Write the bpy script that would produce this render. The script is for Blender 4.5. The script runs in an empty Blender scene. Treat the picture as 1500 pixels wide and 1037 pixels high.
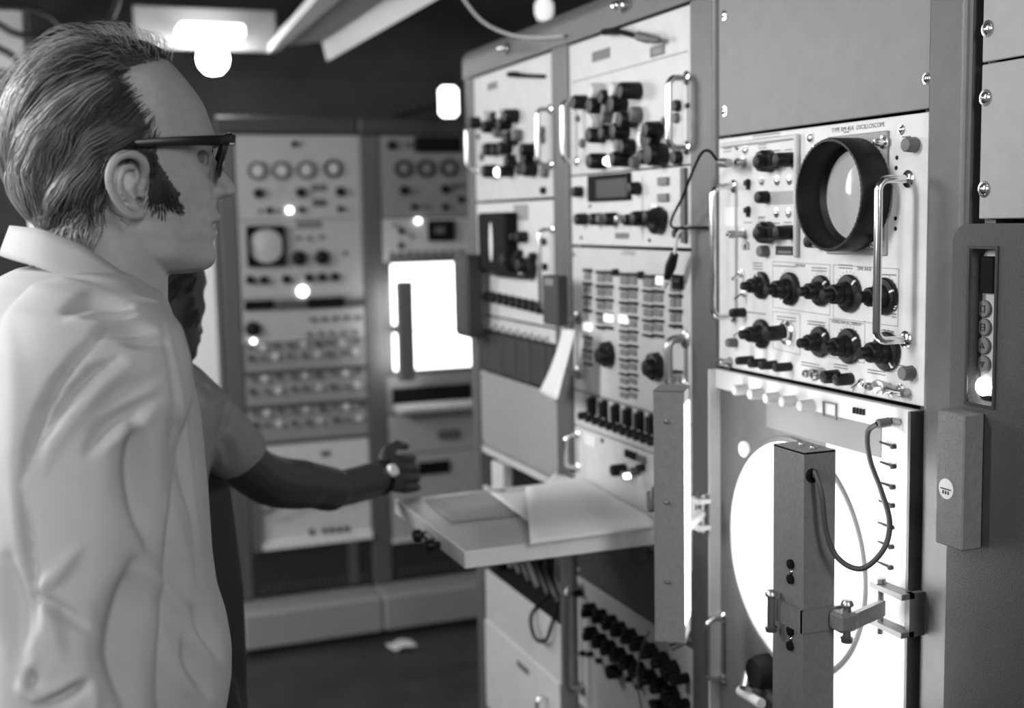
import bpy, bmesh, math, random
import numpy as np
from mathutils import Vector, Matrix
from mathutils.bvhtree import BVHTree

rnd = random.Random(7)
scene = bpy.context.scene
COL = scene.collection

# ------------------------------------------------------------------ camera
F_PX, YAW, PITCH, ROLL = 1785.3, .3661, .1114, -.0206
CAM = np.array([0, 0, 1.65])
_fw = np.array([math.sin(YAW)*math.cos(PITCH), math.cos(YAW)*math.cos(PITCH), -math.sin(PITCH)])
_r0 = np.array([math.cos(YAW), -math.sin(YAW), 0.0])
_u0 = np.cross(_r0, _fw)
_r = _r0*math.cos(ROLL)+_u0*math.sin(ROLL)
_u = -_r0*math.sin(ROLL)+_u0*math.cos(ROLL)
cam_data = bpy.data.cameras.new('camera')
cam_data.sensor_width = 36
cam_data.lens = F_PX/1500*36
cam_data.clip_start = .05
cam_data.dof.use_dof = True
cam_data.dof.focus_distance = 1.36
cam_data.dof.aperture_fstop = 3.7
cam = bpy.data.objects.new('camera', cam_data)
COL.objects.link(cam)
m = Matrix.Identity(4)
for i in range(3):
    m[i][0], m[i][1], m[i][2], m[i][3] = _r[i], _u[i], -_fw[i], CAM[i]
cam.matrix_world = m
scene.camera = cam

# ------------------------------------------------------------------ light, exposure
vs = scene.view_settings
vs.view_transform = 'Standard'
vs.look = 'None'
vs.gamma = 1
vs.use_curve_mapping = False
vs.exposure = 0.42
world = bpy.data.worlds.new('room_light')
scene.world = world
world.use_nodes = True
world.node_tree.nodes['Background'].inputs[0].default_value = (.5, .5, .5, 1)
world.node_tree.nodes['Background'].inputs[1].default_value = .17


def area(name, loc, target, sx, sy, power):
    l = bpy.data.lights.new(name, 'AREA')
    l.shape = 'RECTANGLE'
    l.size, l.size_y, l.energy = sx, sy, power
    o = bpy.data.objects.new(name, l)
    COL.objects.link(o)
    o.location = loc
    o.rotation_euler = (Vector(target)-Vector(loc)).to_track_quat('-Z', 'Y').to_euler()
    return o


# fluorescent ceiling lights of the aisle (outside the frame, left of and behind the photographer)
area('ceiling_light', (-1.5, 1.95, 2.5), (.1, 1.35, 1.4), .35, 1.5, 68)
area('ceiling_light', (-1.75, .3, 2.25), (.99, 1.5, 1.5), .4, 1.3, 19)
area('ceiling_light', (.3, -1.4, 2.4), (.95, 1.4, 1.2), .4, 1.0, 25)
area('ceiling_light', (-.55, 3.9, 2.05), (.95, 2.0, 1.7), .5, .6, 11)
area('cabinet_fill', (-.6, 4.0, 1.9), (.45, 4.76, 1.3), .3, .3, 9)  # unseen fill added to brighten the pale cabinet, no lamp of the room

# ------------------------------------------------------------------ helpers


def ray(px, py):
    return _fw+_r*(px-750)/F_PX+_u*(518.5-py)/F_PX


def on_x(px, py, x):
    v = ray(px, py)
    return CAM+v*x/v[0]


def on_y(px, py, y):
    v = ray(px, py)
    return CAM+v*y/v[1]


def on_z(px, py, z):
    v = ray(px, py)
    return CAM+v*(z-CAM[2])/v[2]


MATS = {}


def mat(name, g, rough=.5, metal=0.0, var=0.0, scale=60, bump=0.0, bscale=None, emit=0.0, spec=.5, aniso=None, coat=0):
    if name in MATS:
        return MATS[name]
    mt = bpy.data.materials.new(name)
    mt.use_nodes = True
    nt = mt.node_tree
    b = nt.nodes['Principled BSDF']
    b.inputs['Base Color'].default_value = (g, g, g, 1)
    b.inputs['Roughness'].default_value = rough
    b.inputs['Metallic'].default_value = metal
    b.inputs['Specular IOR Level'].default_value = spec
    b.inputs['Coat Weight'].default_value = coat
    tc = None
    if var or bump:
        tc = nt.nodes.new('ShaderNodeTexCoord')
    if var:
        n = nt.nodes.new('ShaderNodeTexNoise')
        n.inputs['Scale'].default_value = scale
        n.inputs['Detail'].default_value = 6
        r = nt.nodes.new('ShaderNodeValToRGB')
        lo, hi = max(0, g*(1-var)), min(1, g*(1+var))
        r.color_ramp.elements[0].position = .3
        r.color_ramp.elements[1].position = .7
        r.color_ramp.elements[0].color = (lo, lo, lo, 1)
        r.color_ramp.elements[1].color = (hi, hi, hi, 1)
        nt.links.new(tc.outputs['Object'], n.inputs['Vector'])
        nt.links.new(n.outputs['Fac'], r.inputs['Fac'])
        nt.links.new(r.outputs['Color'], b.inputs['Base Color'])
    if bump:
        n2 = nt.nodes.new('ShaderNodeTexNoise')
        n2.inputs['Scale'].default_value = bscale or scale
        n2.inputs['Detail'].default_value = 4
        bp = nt.nodes.new('ShaderNodeBump')
        bp.inputs['Strength'].default_value = bump
        bp.inputs['Distance'].default_value = .002
        nt.links.new(tc.outputs['Object'], n2.inputs['Vector'])
        nt.links.new(n2.outputs['Fac'], bp.inputs['Height'])
        nt.links.new(bp.outputs['Normal'], b.inputs['Normal'])
    if emit:
        b.inputs['Emission Color'].default_value = (1, 1, 1, 1)
        b.inputs['Emission Strength'].default_value = emit
    MATS[name] = mt
    return mt


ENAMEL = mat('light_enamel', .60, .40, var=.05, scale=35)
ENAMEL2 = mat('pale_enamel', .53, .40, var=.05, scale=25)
BLANK = mat('grey_enamel', .18, .45, var=.06, scale=30)
RACK = mat('rack_grey', .088, .38, var=.08, scale=40, bump=.15, bscale=900)
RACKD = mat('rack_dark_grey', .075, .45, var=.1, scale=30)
BLACK = mat('black_bakelite', .006, .42, spec=.3)
BLACKM = mat('black_matt', .007, .7, spec=.12)
DARK = mat('dark_interior', .012, .8, spec=.2)
CHROME = mat('chrome', .78, .16, metal=1)
STEEL = mat('brushed_steel', .45, .35, metal=1)
KGREY = mat('grey_knob', .12, .5)
WHITE = mat('white_paint', .80, .45, var=.03, scale=20)
INK = mat('panel_ink', .03, .6)
INKG = mat('grey_ink', .16, .6)
PAPER = mat('paper', .72, .7, var=.04, scale=12, bump=.1, bscale=60)
VINYL = mat('dark_vinyl', .045, .55, var=.18, scale=300, bump=.5, bscale=700)
HAMMER = mat('hammertone_grey', .18, .42, var=.10, scale=160, bump=.35, bscale=420)
LAMP = mat('lit_lamp', .9, .4, emit=4)
TUBE = mat('lamp_diffuser', .9, .5, emit=9.5)
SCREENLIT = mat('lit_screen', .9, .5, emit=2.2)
GLASSY = mat('crt_face', .42, .12, var=.05, scale=30, coat=.4)


class MB:
    """collects faces, becomes ONE mesh"""

    def __init__(s):
        s.v, s.f, s.sm = [], [], []

    def add(s, v, f, smooth=False):
        o = len(s.v)
        s.v.extend([tuple(map(float, q)) for q in v])
        s.f.extend([tuple(i+o for i in q) for q in f])
        s.sm.extend([smooth]*len(f))
        return s

    def box(s, x0, x1, y0, y1, z0, z1, b=0.0):
        if x0 > x1: x0, x1 = x1, x0
        if y0 > y1: y0, y1 = y1, y0
        if z0 > z1: z0, z1 = z1, z0
        if b <= 0:
            v = [(x, y, z) for x in (x0, x1) for y in (y0, y1) for z in (z0, z1)]
            f = [(0, 1, 3, 2), (4, 6, 7, 5), (0, 4, 5, 1), (2, 3, 7, 6), (0, 2, 6, 4), (1, 5, 7, 3)]
            return s.add(v, f)
        b = min(b, (x1-x0)*.45, (y1-y0)*.45, (z1-z0)*.45)
        v, ix = [], {}
        C = [(x0, x1), (y0, y1), (z0, z1)]
        for k in range(8):
            sg = [(k >> 2) & 1, (k >> 1) & 1, k & 1]
            for a in range(3):
                p = []
                for c in range(3):
                    q = C[c][sg[c]]
                    if c != a:
                        q += b if sg[c] == 0 else -b
                    p.append(q)
                ix[(k, a)] = len(v)
                v.append(p)
        f = []
        for a in range(3):
            o = [c for c in range(3) if c != a]
            for sd in (0, 1):
                ks = []
                for (i, j) in ((0, 0), (1, 0), (1, 1), (0, 1)):
                    sg = [0, 0, 0]
                    sg[a], sg[o[0]], sg[o[1]] = sd, i, j
                    ks.append((sg[0] << 2) | (sg[1] << 1) | sg[2])
                q = [ix[(k, a)] for k in ks]
                f.append(tuple(q))
        for a in range(3):
            o = [c for c in range(3) if c != a]
            for (i, j) in ((0, 0), (1, 0), (1, 1), (0, 1)):
                sg = [0, 0, 0]
                sg[o[0]], sg[o[1]] = i, j
                k0 = (sg[0] << 2) | (sg[1] << 1) | sg[2]
                sg[a] = 1
                k1 = (sg[0] << 2) | (sg[1] << 1) | sg[2]
                f.append((ix[(k0, o[0])], ix[(k1, o[0])], ix[(k1, o[1])], ix[(k0, o[1])]))
        for k in range(8):
            f.append((ix[(k, 0)], ix[(k, 1)], ix[(k, 2)]))
        return s.add(v, f)

    def lathe(s, prof, n=20, axis='z', o=(0, 0, 0), flute=0.0, nf=0, smooth=True):
        """prof: list of (radius, height)"""
        v, f = [], []
        for (r, h) in prof:
            for k in range(n):
                a = 2*math.pi*k/n
                rr = r*(1+(flute if (nf and k % 2) else 0))
                x, y, z = rr*math.cos(a), rr*math.sin(a), h
                if axis == 'x': x, y, z = z, x, y
                if axis == 'y': x, y, z = y, z, x
                v.append((x+o[0], y+o[1], z+o[2]))
        for i in range(len(prof)-1):
            for k in range(n):
                k2 = (k+1) % n
                f.append((i*n+k, i*n+k2, (i+1)*n+k2, (i+1)*n+k))
        if prof[0][0] > 1e-6: f.append(tuple(range(n))[::-1])
        if prof[-1][0] > 1e-6: f.append(tuple((len(prof)-1)*n+k for k in range(n)))
        return s.add(v, f, smooth)

    def tube(s, pts, r, n=8, cap=True):
        P = [Vector(p) for p in pts]
        rs = r if isinstance(r, (list, tuple)) else [r]*len(P)
        v, f = [], []
        t0 = (P[1]-P[0]).normalized()
        up = Vector((0, 0, 1)) if abs(t0.z) < .9 else Vector((1, 0, 0))
        nrm = t0.cross(up).normalized()
        for i, p in enumerate(P):
            t = (P[min(i+1, len(P)-1)]-P[max(i-1, 0)])
            t = t.normalized() if t.length > 1e-9 else t0
            nrm = (nrm-t*nrm.dot(t))
            nrm = nrm.normalized() if nrm.length > 1e-6 else t.orthogonal().normalized()
            bn = t.cross(nrm)
            for k in range(n):
                a = 2*math.pi*k/n
                v.append(p+(nrm*math.cos(a)+bn*math.sin(a))*rs[i])
        for i in range(len(P)-1):
            for k in range(n):
                k2 = (k+1) % n
                f.append((i*n+k, i*n+k2, (i+1)*n+k2, (i+1)*n+k))
        if cap:
            f.append(tuple(range(n))[::-1])
            f.append(tuple((len(P)-1)*n+k for k in range(n)))
        return s.add(v, f, True)

    def prism(s, poly, z0, z1):
        n = len(poly)
        v = [(x, y, z0) for x, y in poly]+[(x, y, z1) for x, y in poly]
        f = [tuple(range(n))[::-1], tuple(range(n, 2*n))]
        f += [(i, (i+1) % n, n+(i+1) % n, n+i) for i in range(n)]
        return s.add(v, f)

    def frame(s, x0, x1, y0, y1, w, z0, z1):
        s.box(x0, x1, y1-w, y1, z0, z1)
        s.box(x0, x1, y0, y0+w, z0, z1)
        s.box(x0, x0+w, y0+w, y1-w, z0, z1)
        s.box(x1-w, x1, y0+w, y1-w, z0, z1)
        return s

    def mesh(s, name, m):
        me = bpy.data.meshes.new(name)
        me.from_pydata(s.v, [], s.f)
        me.polygons.foreach_set('use_smooth', s.sm)
        bm = bmesh.new()
        bm.from_mesh(me)
        bmesh.ops.recalc_face_normals(bm, faces=bm.faces)
        bm.to_mesh(me)
        bm.free()
        if any(s.sm):
            me.set_sharp_from_angle(angle=math.radians(38))
        me.materials.append(m)
        return me

    def obj(s, name, m, parent=None):
        return link(name, s.mesh(name, m), parent)


def link(name, me, parent=None, loc=None, rot=None):
    o = bpy.data.objects.new(name, me)
    COL.objects.link(o)
    if parent is not None: o.parent = parent
    if loc is not None: o.location = loc
    if rot is not None: o.rotation_euler = rot
    return o


def tag(o, label, cat, group=None):
    o['label'] = label
    o['category'] = cat
    if group: o['group'] = group
    return o


def structure(o):
    o['kind'] = 'structure'
    return o


def empty(name, loc=(0, 0, 0), mtx=None):
    o = bpy.data.objects.new(name, None)
    COL.objects.link(o)
    o.empty_display_size = .05
    if mtx is not None: o.matrix_world = mtx
    else: o.location = loc
    return o


def bez(pts, n=10):
    """Catmull-Rom through pts"""
    P = [Vector(p) for p in pts]
    out = []
    for i in range(len(P)-1):
        p0, p1, p2, p3 = P[max(i-1, 0)], P[i], P[i+1], P[min(i+2, len(P)-1)]
        for k in range(n):
            t = k/n
            out.append(.5*((2*p1)+(-p0+p2)*t+(2*p0-5*p1+4*p2-p3)*t*t+(-p0+3*p1-3*p2+p3)*t**3))
    out.append(P[-1])
    return out


# text on panels, as flat print
def text_mesh(txt, size, m):
    key = 'txt_'+txt+str(size)
    cu = bpy.data.curves.new(key, 'FONT')
    cu.body = txt
    cu.size = size
    cu.align_x = 'CENTER'
    cu.align_y = 'CENTER'
    cu.extrude = .0001
    cu.resolution_u = 2
    o = bpy.data.objects.new(key, cu)
    COL.objects.link(o)
    bpy.context.view_layer.update()
    me = bpy.data.meshes.new_from_object(o.evaluated_get(bpy.context.evaluated_depsgraph_get()))
    bpy.data.objects.remove(o)
    bpy.data.curves.remove(cu)
    me.materials.clear()
    me.materials.append(m)
    return me


# ------------------------------------------------------------------ small parts, local z = out of the panel
CACHE = {}


def cached(key, fn):
    if key not in CACHE: CACHE[key] = fn()
    return CACHE[key]


def m_skirt_knob(s=1.0):
    def f():
        R = .0238*s
        b = MB().lathe([(R*.93, .0), (R, .0015), (R, .005), (R*.93, .007), (R*.64, .008), (R*.60, .0155*s), (R*.57, .017*s)], 28)
        b.lathe([(R*.54, .016*s), (R*.52, .027*s), (R*.48, .0285*s), (R*.36, .0288*s)], 28, flute=-.05, nf=1)
        b.lathe([(R*.33, .028*s), (R*.31, .040*s), (R*.27, .0415*s), (0, .0418*s)], 20, flute=-.05, nf=1)
        return b.mesh('knob', BLACK)
    return cached(('sk', s), f)


def m_pointer(s=1.0):
    return cached(('pt', s), lambda: MB().box(-.0012, .0012, .0158*s, .0236*s, .0045, .0078).mesh('pointer', WHITE))


def m_knob(r, h, m=BLACK, flute=True, n=18):
    def f():
        b = MB().lathe([(r*.98, 0), (r, h*.08), (r*.95, h*.86), (r*.84, h*.97), (r*.4, h), (0, h)], n, flute=-.06 if flute else 0, nf=1)
        return b.mesh('knob', m)
    return cached(('kn', r, h, m.name), f)


def m_round(prof, m, name, n=16):
    return cached(('rd', tuple(prof), m.name, name), lambda: MB().lathe(list(prof), n).mesh(name, m))


def m_bnc(s=1.0, L=.016):
    return m_round([(.0075*s, 0), (.0075*s, .003), (.0052*s, .0032), (.0052*s, L*.6), (.0062*s, L*.62), (.0062*s, L*.85), (.0048*s, L), (.003*s, L), (.003*s, L*.7)], STEEL, 'connector', 14)


def m_screw(r=.0045, m=CHROME):
    def f():
        b = MB().lathe([(r*1.55, 0), (r*1.55, .0008), (r*1.05, .001), (r, .0022), (r*.7, .0034), (0, .0039)], 14)
        return b.mesh('screw', m)
    return cached(('sc', r, m.name), f)


def m_toggle():
    def f():
        b = MB().lathe([(.006, 0), (.006, .003), (.004, .0035), (.004, .006), (.002, .0065)], 12)
        b.tube([(0, 0, .006), (0, -.004, .012), (0, -.008, .018)], [.0016, .002, .0028], 8)
        return b.mesh('toggle_switch', CHROME)
    return cached('tog', f)


def m_handle(length, out=.04, r=.0048, m=CHROME):
    def f():
        h = length/2
        rc = min(.014, out*.6)
        pts = [(0, -h, 0), (0, -h, out-rc)]
        for k in range(1, 6):
            a = k/6*math.pi/2
            pts.append((0, -h+rc*(1-math.cos(a)), out-rc+rc*math.sin(a)))
        pts.append((0, -h+rc, out))
        pts.append((0, h-rc, out))
        for k in range(1, 6):
            a = k/6*math.pi/2
            pts.append((0, h-rc+rc*math.sin(a), out-rc+rc*math.cos(a)))
        pts += [(0, h, out-rc), (0, h, 0)]
        b = MB().tube(pts, r, 12)
        for sg in (-1, 1):
            b.lathe([(r*2.1, 0), (r*2.1, .0025), (r*1.5, .005), (r*1.0, .0055)], 16, o=(0, sg*h, 0))
        return b.mesh('handle', m)
    return cached(('hd', length, out, r, m.name), f)


# ------------------------------------------------------------------ frames: right-hand row faces -x, back row faces -y
XF, YB, PW = .991, 4.748, .483
BAY = {'D': (.621, 1.104), 'C': (1.188, 1.671), 'B': (1.755, 2.238), 'A': (2.322, 2.805)}
BACK = {'P': (.708, 1.191), 'Q': (1.275, 1.758)}
ROT_R = Matrix(((0, 0, -1), (-1, 0, 0), (0, 1, 0))).to_4x4()
ROT_B = Matrix(((1, 0, 0), (0, 0, -1), (0, 1, 0))).to_4x4()


class Inst:
    """a rack-mounted thing: Empty at the panel centre, x right, y up, z out of the panel"""

    def __init__(s, name, label, cat, bay, zt, zb, m=None, group=None, inset=.0012, chassis=.22, thick=.004, cap=None):
        s.right = bay in BAY
        a, b = (BAY if s.right else BACK)[bay]
        mid = (a+b)/2
        s.o = Vector((XF, mid, (zt+zb)/2)) if s.right else Vector((mid, YB, (zt+zb)/2))
        s.e = empty(name, mtx=Matrix.Translation(s.o) @ (ROT_R if s.right else ROT_B))
        tag(s.e, label, cat, group)
        s.h = (zt-zb)/2-inset
        s.w = PW/2-.0006
        if m:
            MB().box(-s.w, s.w, -s.h, s.h, -thick, 0, .0012).obj('front_panel', m, s.e)
            if chassis:
                MB().box(-s.w+.02, s.w-.02, -s.h+.004, s.h-.004, -chassis, -thick).obj('chassis', DARK, s.e)

    def at(s, px, py, out=0.0):
        if s.right:
            p = on_x(px, py, XF-out)
            return -(p[1]-s.o.y), p[2]-s.o.z
        p = on_y(px, py, YB-out)
        return p[0]-s.o.x, p[2]-s.o.z

    def put(s, name, me, px, py, out=0.0, z=0.0, rot=0.0, parent=None):
        x, y = s.at(px, py, out)
        ext = max(abs(v.co.y) for v in me.vertices)
        if ext < s.h and not name.startswith('letter'): y = max(-s.h+ext, min(s.h-ext, y))
        return link(name, me, s.e if parent is None else parent, (x, y, z), (0, 0, rot))

    def box(s, name, p0, p1, t, m, z=0.0, b=0.0, out=None, parent=None):
        o = (z+t) if out is None else out
        x0, y0 = s.at(*p0, o)
        x1, y1 = s.at(*p1, o)
        return MB().box(x0, x1, y0, y1, z, z+t, b).obj(name, m, s.e if parent is None else parent)

    def knobs(s, pts, r, h, m=BLACK, name='knob', out=None, flute=True):
        for (px, py) in pts:
            s.put(name, m_knob(r, h, m, flute), px, py, h if out is None else out, 0, rnd.uniform(-3, 3))

    def handle(s, p0, p1, out=.04, r=.0048, m=CHROME, name='handle'):
        """p0, p1: pixels of the two feet"""
        x0, y0 = s.at(*p0)
        x1, y1 = s.at(*p1)
        lim = s.w-.0125
        x0, x1 = max(-lim, min(lim, x0)), max(-lim, min(lim, x1))
        return link(name, m_handle(round(abs(y0-y1), 4), out, r, m), s.e, ((x0+x1)/2, (y0+y1)/2, 0))

    def screws(s, m=STEEL, r=.004, inset=.012):
        for sx in (-1, 1):
            for sy in (-1, 1):
                link('screw', m_screw(r, m), s.e, (sx*(s.w-.011), sy*(s.h-inset), 0))

    def prints(s, segs, m=INK, w=.0007):
        """flat printed marks: each seg = (px0, py0, px1, py1)"""
        b = MB()
        for (a0, b0, a1, b1) in segs:
            x0, y0 = s.at(a0, b0)
            x1, y1 = s.at(a1, b1)
            d = Vector((x1-x0, y1-y0))
            if d.length < 1e-6: continue
            n = Vector((-d.y, d.x)).normalized()*w
            b.prism([(x0-n.x, y0-n.y), (x1-n.x, y1-n.y), (x1+n.x, y1+n.y), (x0+n.x, y0+n.y)], .00002, .00022)
        return b.obj('panel_marking', m, s.e)

    def text(s, txt, px, py, size, m=INK, z=.0002):
        return s.put('lettering', text_mesh(txt, size, m), px, py, 0, z)


def zr(px, py):
    return float(on_x(px, py, XF)[2])


def zb_(px, py):
    return float(on_y(px, py, YB)[2])


# ------------------------------------------------------------------ the setting
FLOOR = mat('floor_lino', .035, .32, var=.35, scale=5, bump=.15, bscale=40)
WALLM = mat('wall_dark', .050, .8, var=.25, scale=4)
CEILM = mat('ceiling_dark', .03, .8, var=.2, scale=5)
structure(MB().box(-2.2, 3.2, -1.6, 6.0, -.1, -.0005).obj('floor', FLOOR))
structure(MB().box(-2.2, 3.2, -1.6, 6.0, 2.8, 2.9).obj('ceiling', CEILM))
structure(MB().box(-2.2, 3.2, 5.6, 5.7, 0, 2.8).obj('wall_back', WALLM))
structure(MB().box(1.85, 1.95, -1.6, 3.2, .0005, 2.7995).obj('wall_right', WALLM))
structure(MB().box(-2.2, 3.2, 4.35, 4.5, 2.50, 2.62).obj('trim_1', mat('beam_dark', .02, .7)))
for i, (z) in enumerate((2.13, 2.32)):
    structure(MB().box(-.4, 2.6, 5.57, 5.6, z-.012, z+.012).obj('trim_%d' % (i+2), WALLM))

# ------------------------------------------------------------------ racks
def rack_post(y0, y1, parent, x0=.985, z1=1.985):
    # rounded front edges
    c, n = .010, 5
    pts = []
    for k in range(n+1):
        a = math.pi/2*k/n
        pts.append((x0+c-c*math.sin(a)*1.0, y0+c-c*math.cos(a)))
    for k in range(n+1):
        a = math.pi/2*k/n
        pts.append((x0+c-c*math.cos(a), y1-c+c*math.sin(a)))
    pts += [(1.075, y1), (1.075, y0)]
    b = MB().prism(pts, .11, z1)
    me = b.mesh('post', RACK)
    return link('post', me, parent)


RACK_LABEL = {'D': 'grey equipment rack nearest the camera, holding the dark padded case',
              'C': 'grey equipment rack holding the round-tube oscilloscope and big round display',
              'B': 'grey equipment rack holding the push-button panel, second from the far end',
              'A': 'grey equipment rack at the far end of the right-hand row, behind the writing shelf'}
for k in 'DCBA':
    y0, y1 = BAY[k]
    e = empty('equipment_rack', (1.3, (y0+y1)/2, 0))
    tag(e, RACK_LABEL[k], 'equipment rack', 'equipment racks in the right-hand row')
    inv = Matrix.Translation((-1.3, -(y0+y1)/2, 0))
    parts = []
    if k == 'D':
        parts.append(rack_post(y1+.015, y1+.084, e))
    elif k == 'A':
        parts.append(rack_post(y1, y1+.056, e))
    else:
        parts.append(rack_post(y1, y1+.084, e))
    if k == 'D': parts.append(rack_post(y0-.07, y0, e))
    hi = 2.055
    top = MB()
    ya, yb = y0, y1+(.056 if k == 'A' else .084)
    c = .03
    prof = [(.982, 1.986), (.982, hi-c)]
    for q in range(1, 7):
        a = math.pi/2*q/6
        prof.append((.982+c-c*math.cos(a), hi-c+c*math.sin(a)))
    prof += [(1.75, hi), (1.75, 1.986)]
    nn = len(prof)
    v = [(x, ya+.0005, z) for x, z in prof]+[(x, yb-.0005, z) for x, z in prof]
    f = [tuple(range(nn)), tuple(range(nn, 2*nn))]+[(i, (i+1) % nn, nn+(i+1) % nn, nn+i) for i in range(nn)]
    parts.append(MB().add(v, f).obj('top_cover', RACK, e))
    parts.append(MB().box(.99, 1.75, ya+.0005, yb-.0005, .0, .11, .004).obj('plinth', RACKD, e))
    parts.append(MB().box(1.73, 1.75, ya+.002, yb-.002, .11, 1.985).obj('rear_panel', RACKD, e))
    s0, s1 = (yb-.022, yb-.004)
    parts.append(MB().box(1.08, 1.73, s0, s1, .11, 1.985).obj('side_panel', RACK if k == 'A' else RACKD, e))
    # thin chrome-edged rails where the panels screw on
    for sg in (0, 1):
        yy = (y0+.0006, y0+.018) if sg == 0 else (y1-.018, y1-.0006)
        parts.append(MB().box(1.0, 1.02, yy[0], yy[1], .11, 1.985).obj('rail', RACKD, e))
    for p in parts: p.matrix_parent_inverse = inv

# eye bolts on the top covers
for (px, py, lb) in ((737, 70, 'chrome bolt on the top edge of the far rack'), (905, 8, 'chrome bolt on the top edge above the plug-in analyser with tall handles')):
    p = on_x(px, py, .97)
    b = MB().lathe([(.012, 0), (.012, .006), (.008, .008), (.008, .018), (.005, .023), (0, .024)], 14, axis='x')
    b.v = [(-x, y, z) for x, y, z in b.v]
    o = b.obj('bolt', CHROME)
    o.location = (.9815, p[1], min(p[2], 2.018))
    tag(o, lb, 'bolt')

# ------------------------------------------------------------------ RACK C : scope
it = Inst('blank_panel', 'large plain grey blank panel above the round-tube oscilloscope', 'panel', 'C', 1.982, 1.767, BLANK)
for (px, py) in ((1061, 22), (1061, 163), (1358, 115)):
    it.put('screw', m_screw(.0048), px, py)

zt, zm = 1.7655, 1.4098
sc = Inst('oscilloscope', 'light grey oscilloscope with round hooded tube, black stepped knobs and chrome handles', 'oscilloscope', 'C', zt, zm, ENAMEL)
# tube
x, y = sc.at(1256, 285, 0)
MB().box(x-.0625, x+.0625, y-.0775, y+.0775, 0, .004, .0012).obj('bezel_plate', mat('bezel_grey', .26, .45), sc.e)
hood = MB().lathe([(.0725, .004), (.0725, .044), (.0715, .0465), (.0685, .0465), (.0675, .043), (.0655, .012), (.058, .006)], 120, o=(x, y, 0), flute=-.013, nf=1)
ho = hood.obj('tube_hood', BLACK, sc.e)
MB().lathe([(.0705, .0045), (.0705, .006), (.058, .0061), (.050, .0075), (.03, .0095), (0, .0102)], 48, o=(x, y, 0)).obj('tube_face', GLASSY, sc.e)
for (px, py) in ((1200, 216), (1291, 208), (1284, 357), (1198, 356)):
    nb = sc.put('nut', m_round([(.0085, .004), (.0085, .0055), (.005, .006), (.005, .014), (.0035, .018), (0, .0185)], CHROME, 'nut', 12), px, py, .008)
# grip strip of plug-in
x0, y0 = sc.at(1171, 196); x1, y1 = sc.at(1165, 377); xl, yl = sc.at(1056, 206)
MB().box(x0-.004, x0+.003, y1, y0, 0, .008, .002).obj('plug_in_frame', ENAMEL2, sc.e)
MB().box(xl+.004, x0-.004, y0-.007, y0, 0, .005, .002).obj('plug_in_frame', ENAMEL2, sc.e)
# handles
sc.handle((1072, 273), (1080, 464), .038)
sc.handle((1333, 262), (1327, 497), .045, .0052)
# plug-in knobs
for (py, pk) in ((237, 234), (342, 341)):
    sc.put('input_connector', m_bnc(1.0, .030 if py > 300 else .016), 1078, py+1, .015)
    sc.put('knob', m_knob(.0165, .020), 1111, py-1, .02)
    sc.put('knob', m_knob(.0105, .036), 1106, py, .036)
    sc.put('knob', m_knob(.0105, .030), 1142, pk, .022)
    sc.put('knob', m_knob(.009, .024), 1128, pk+1, .02)
for p in ((1137, 265), (1155, 264), (1136, 312), (1154, 312)):
    sc.put('binding_post', m_screw(.0045), *p, .002)
for p in ((1094, 270), (1094, 310)):
    sc.put('slide_switch', cached('slide', lambda: MB().box(-.003, .003, -.008, .008, 0, .005, .001).box(-.0045, .0045, -.002, .006, .0, .008, .001).mesh('slide_switch', BLACK)), *p, .004)
sc.put('knob', m_knob(.0095, .018), 1108, 289, .018)
sc.put('knob', m_knob(.009, .014, KGREY), 1111, 368, .014)
sc.put('screw', m_screw(.005, STEEL), 1092, 220)
sc.put('screw', m_screw(.003, CHROME), 1080, 216)
sc.put('slide_switch', cached('slide2', lambda: MB().box(-.008, .008, -.006, .006, 0, .004, .001).box(-.004, .004, -.003, .003, 0, .007).mesh('slide_switch', STEEL)), 1090, 360, .004)
sc.put('screw', m_screw(.0042, STEEL), 1116, 266)
sc.put('screw', m_screw(.0055, STEEL), 1187, 202)
sc.box('name_plate', (1136, 360), (1161, 374), .0015, BLACK)
sc.box('name_plate', (1139, 367), (1159, 372), .0018, KGREY)
sc.box('paper_label', (1062, 304), (1083, 331), .0004, WHITE)
sc.box('printed_label', (1125, 281), (1164, 299), .0003, mat('label_grey', .36, .6))
# knobs round the tube
for p in ((1184, 237), (1181, 276), (1181, 316), (1181, 354)):
    sc.put('knob', m_knob(.009, .022), p[0]+3, p[1], .018)
# stepped knobs
for (px, py, s, a) in ((1112, 418, .86, .3), (1153, 423, 1.0, 2.6), (1199, 426, .90, -.9), (1240, 430, 1.06, -.8), (1292, 434, 1.0, -1.2),
                       (1112, 489, .92, 2.6), (1198, 501, .90, -.9), (1240, 507, 1.0, -1.0), (1295, 515, 1.06, -2.4)):
    k = sc.put('knob', m_skirt_knob(s), px, py, .006, 0, a)
    p = link('pointer', m_pointer(s), k)
k = sc.put('dial', m_round([(.018, 0), (.018, .004), (.013, .006), (.013, .010), (.0, .0105)], CHROME, 'dial', 28), 1150, 487, .005)
link('knob', m_knob(.0115, .030), sc.e, (k.location.x, k.location.y, .009))
for p in ((1087, 528), (1105, 532), (1121, 535), (1142, 538)):
    sc.put('knob', m_knob(.0068, .028), *p, .018)
for p in ((1182, 547), (1274, 566)):
    sc.put('connector', m_bnc(.9), *p, .01)
sc.put('connector', m_bnc(1.3, .018), 1196, 549, .01)
sc.put('knob', m_knob(.0095, .024), 1210, 552, .018)
sc.put('knob', m_knob(.0085, .026), 1230, 556, .018)
sc.put('toggle_switch', m_toggle(), 1255, 561, .01)
sc.put('connector', m_round([(.005, 0), (.005, .004), (.006, .005), (.010, .018), (.0085, .019), (.0, .015)], STEEL, 'cone', 16), 1292, 567, .012)
sc.put('connector', m_bnc(1.0, .022), 1062, 530, .01)
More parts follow.
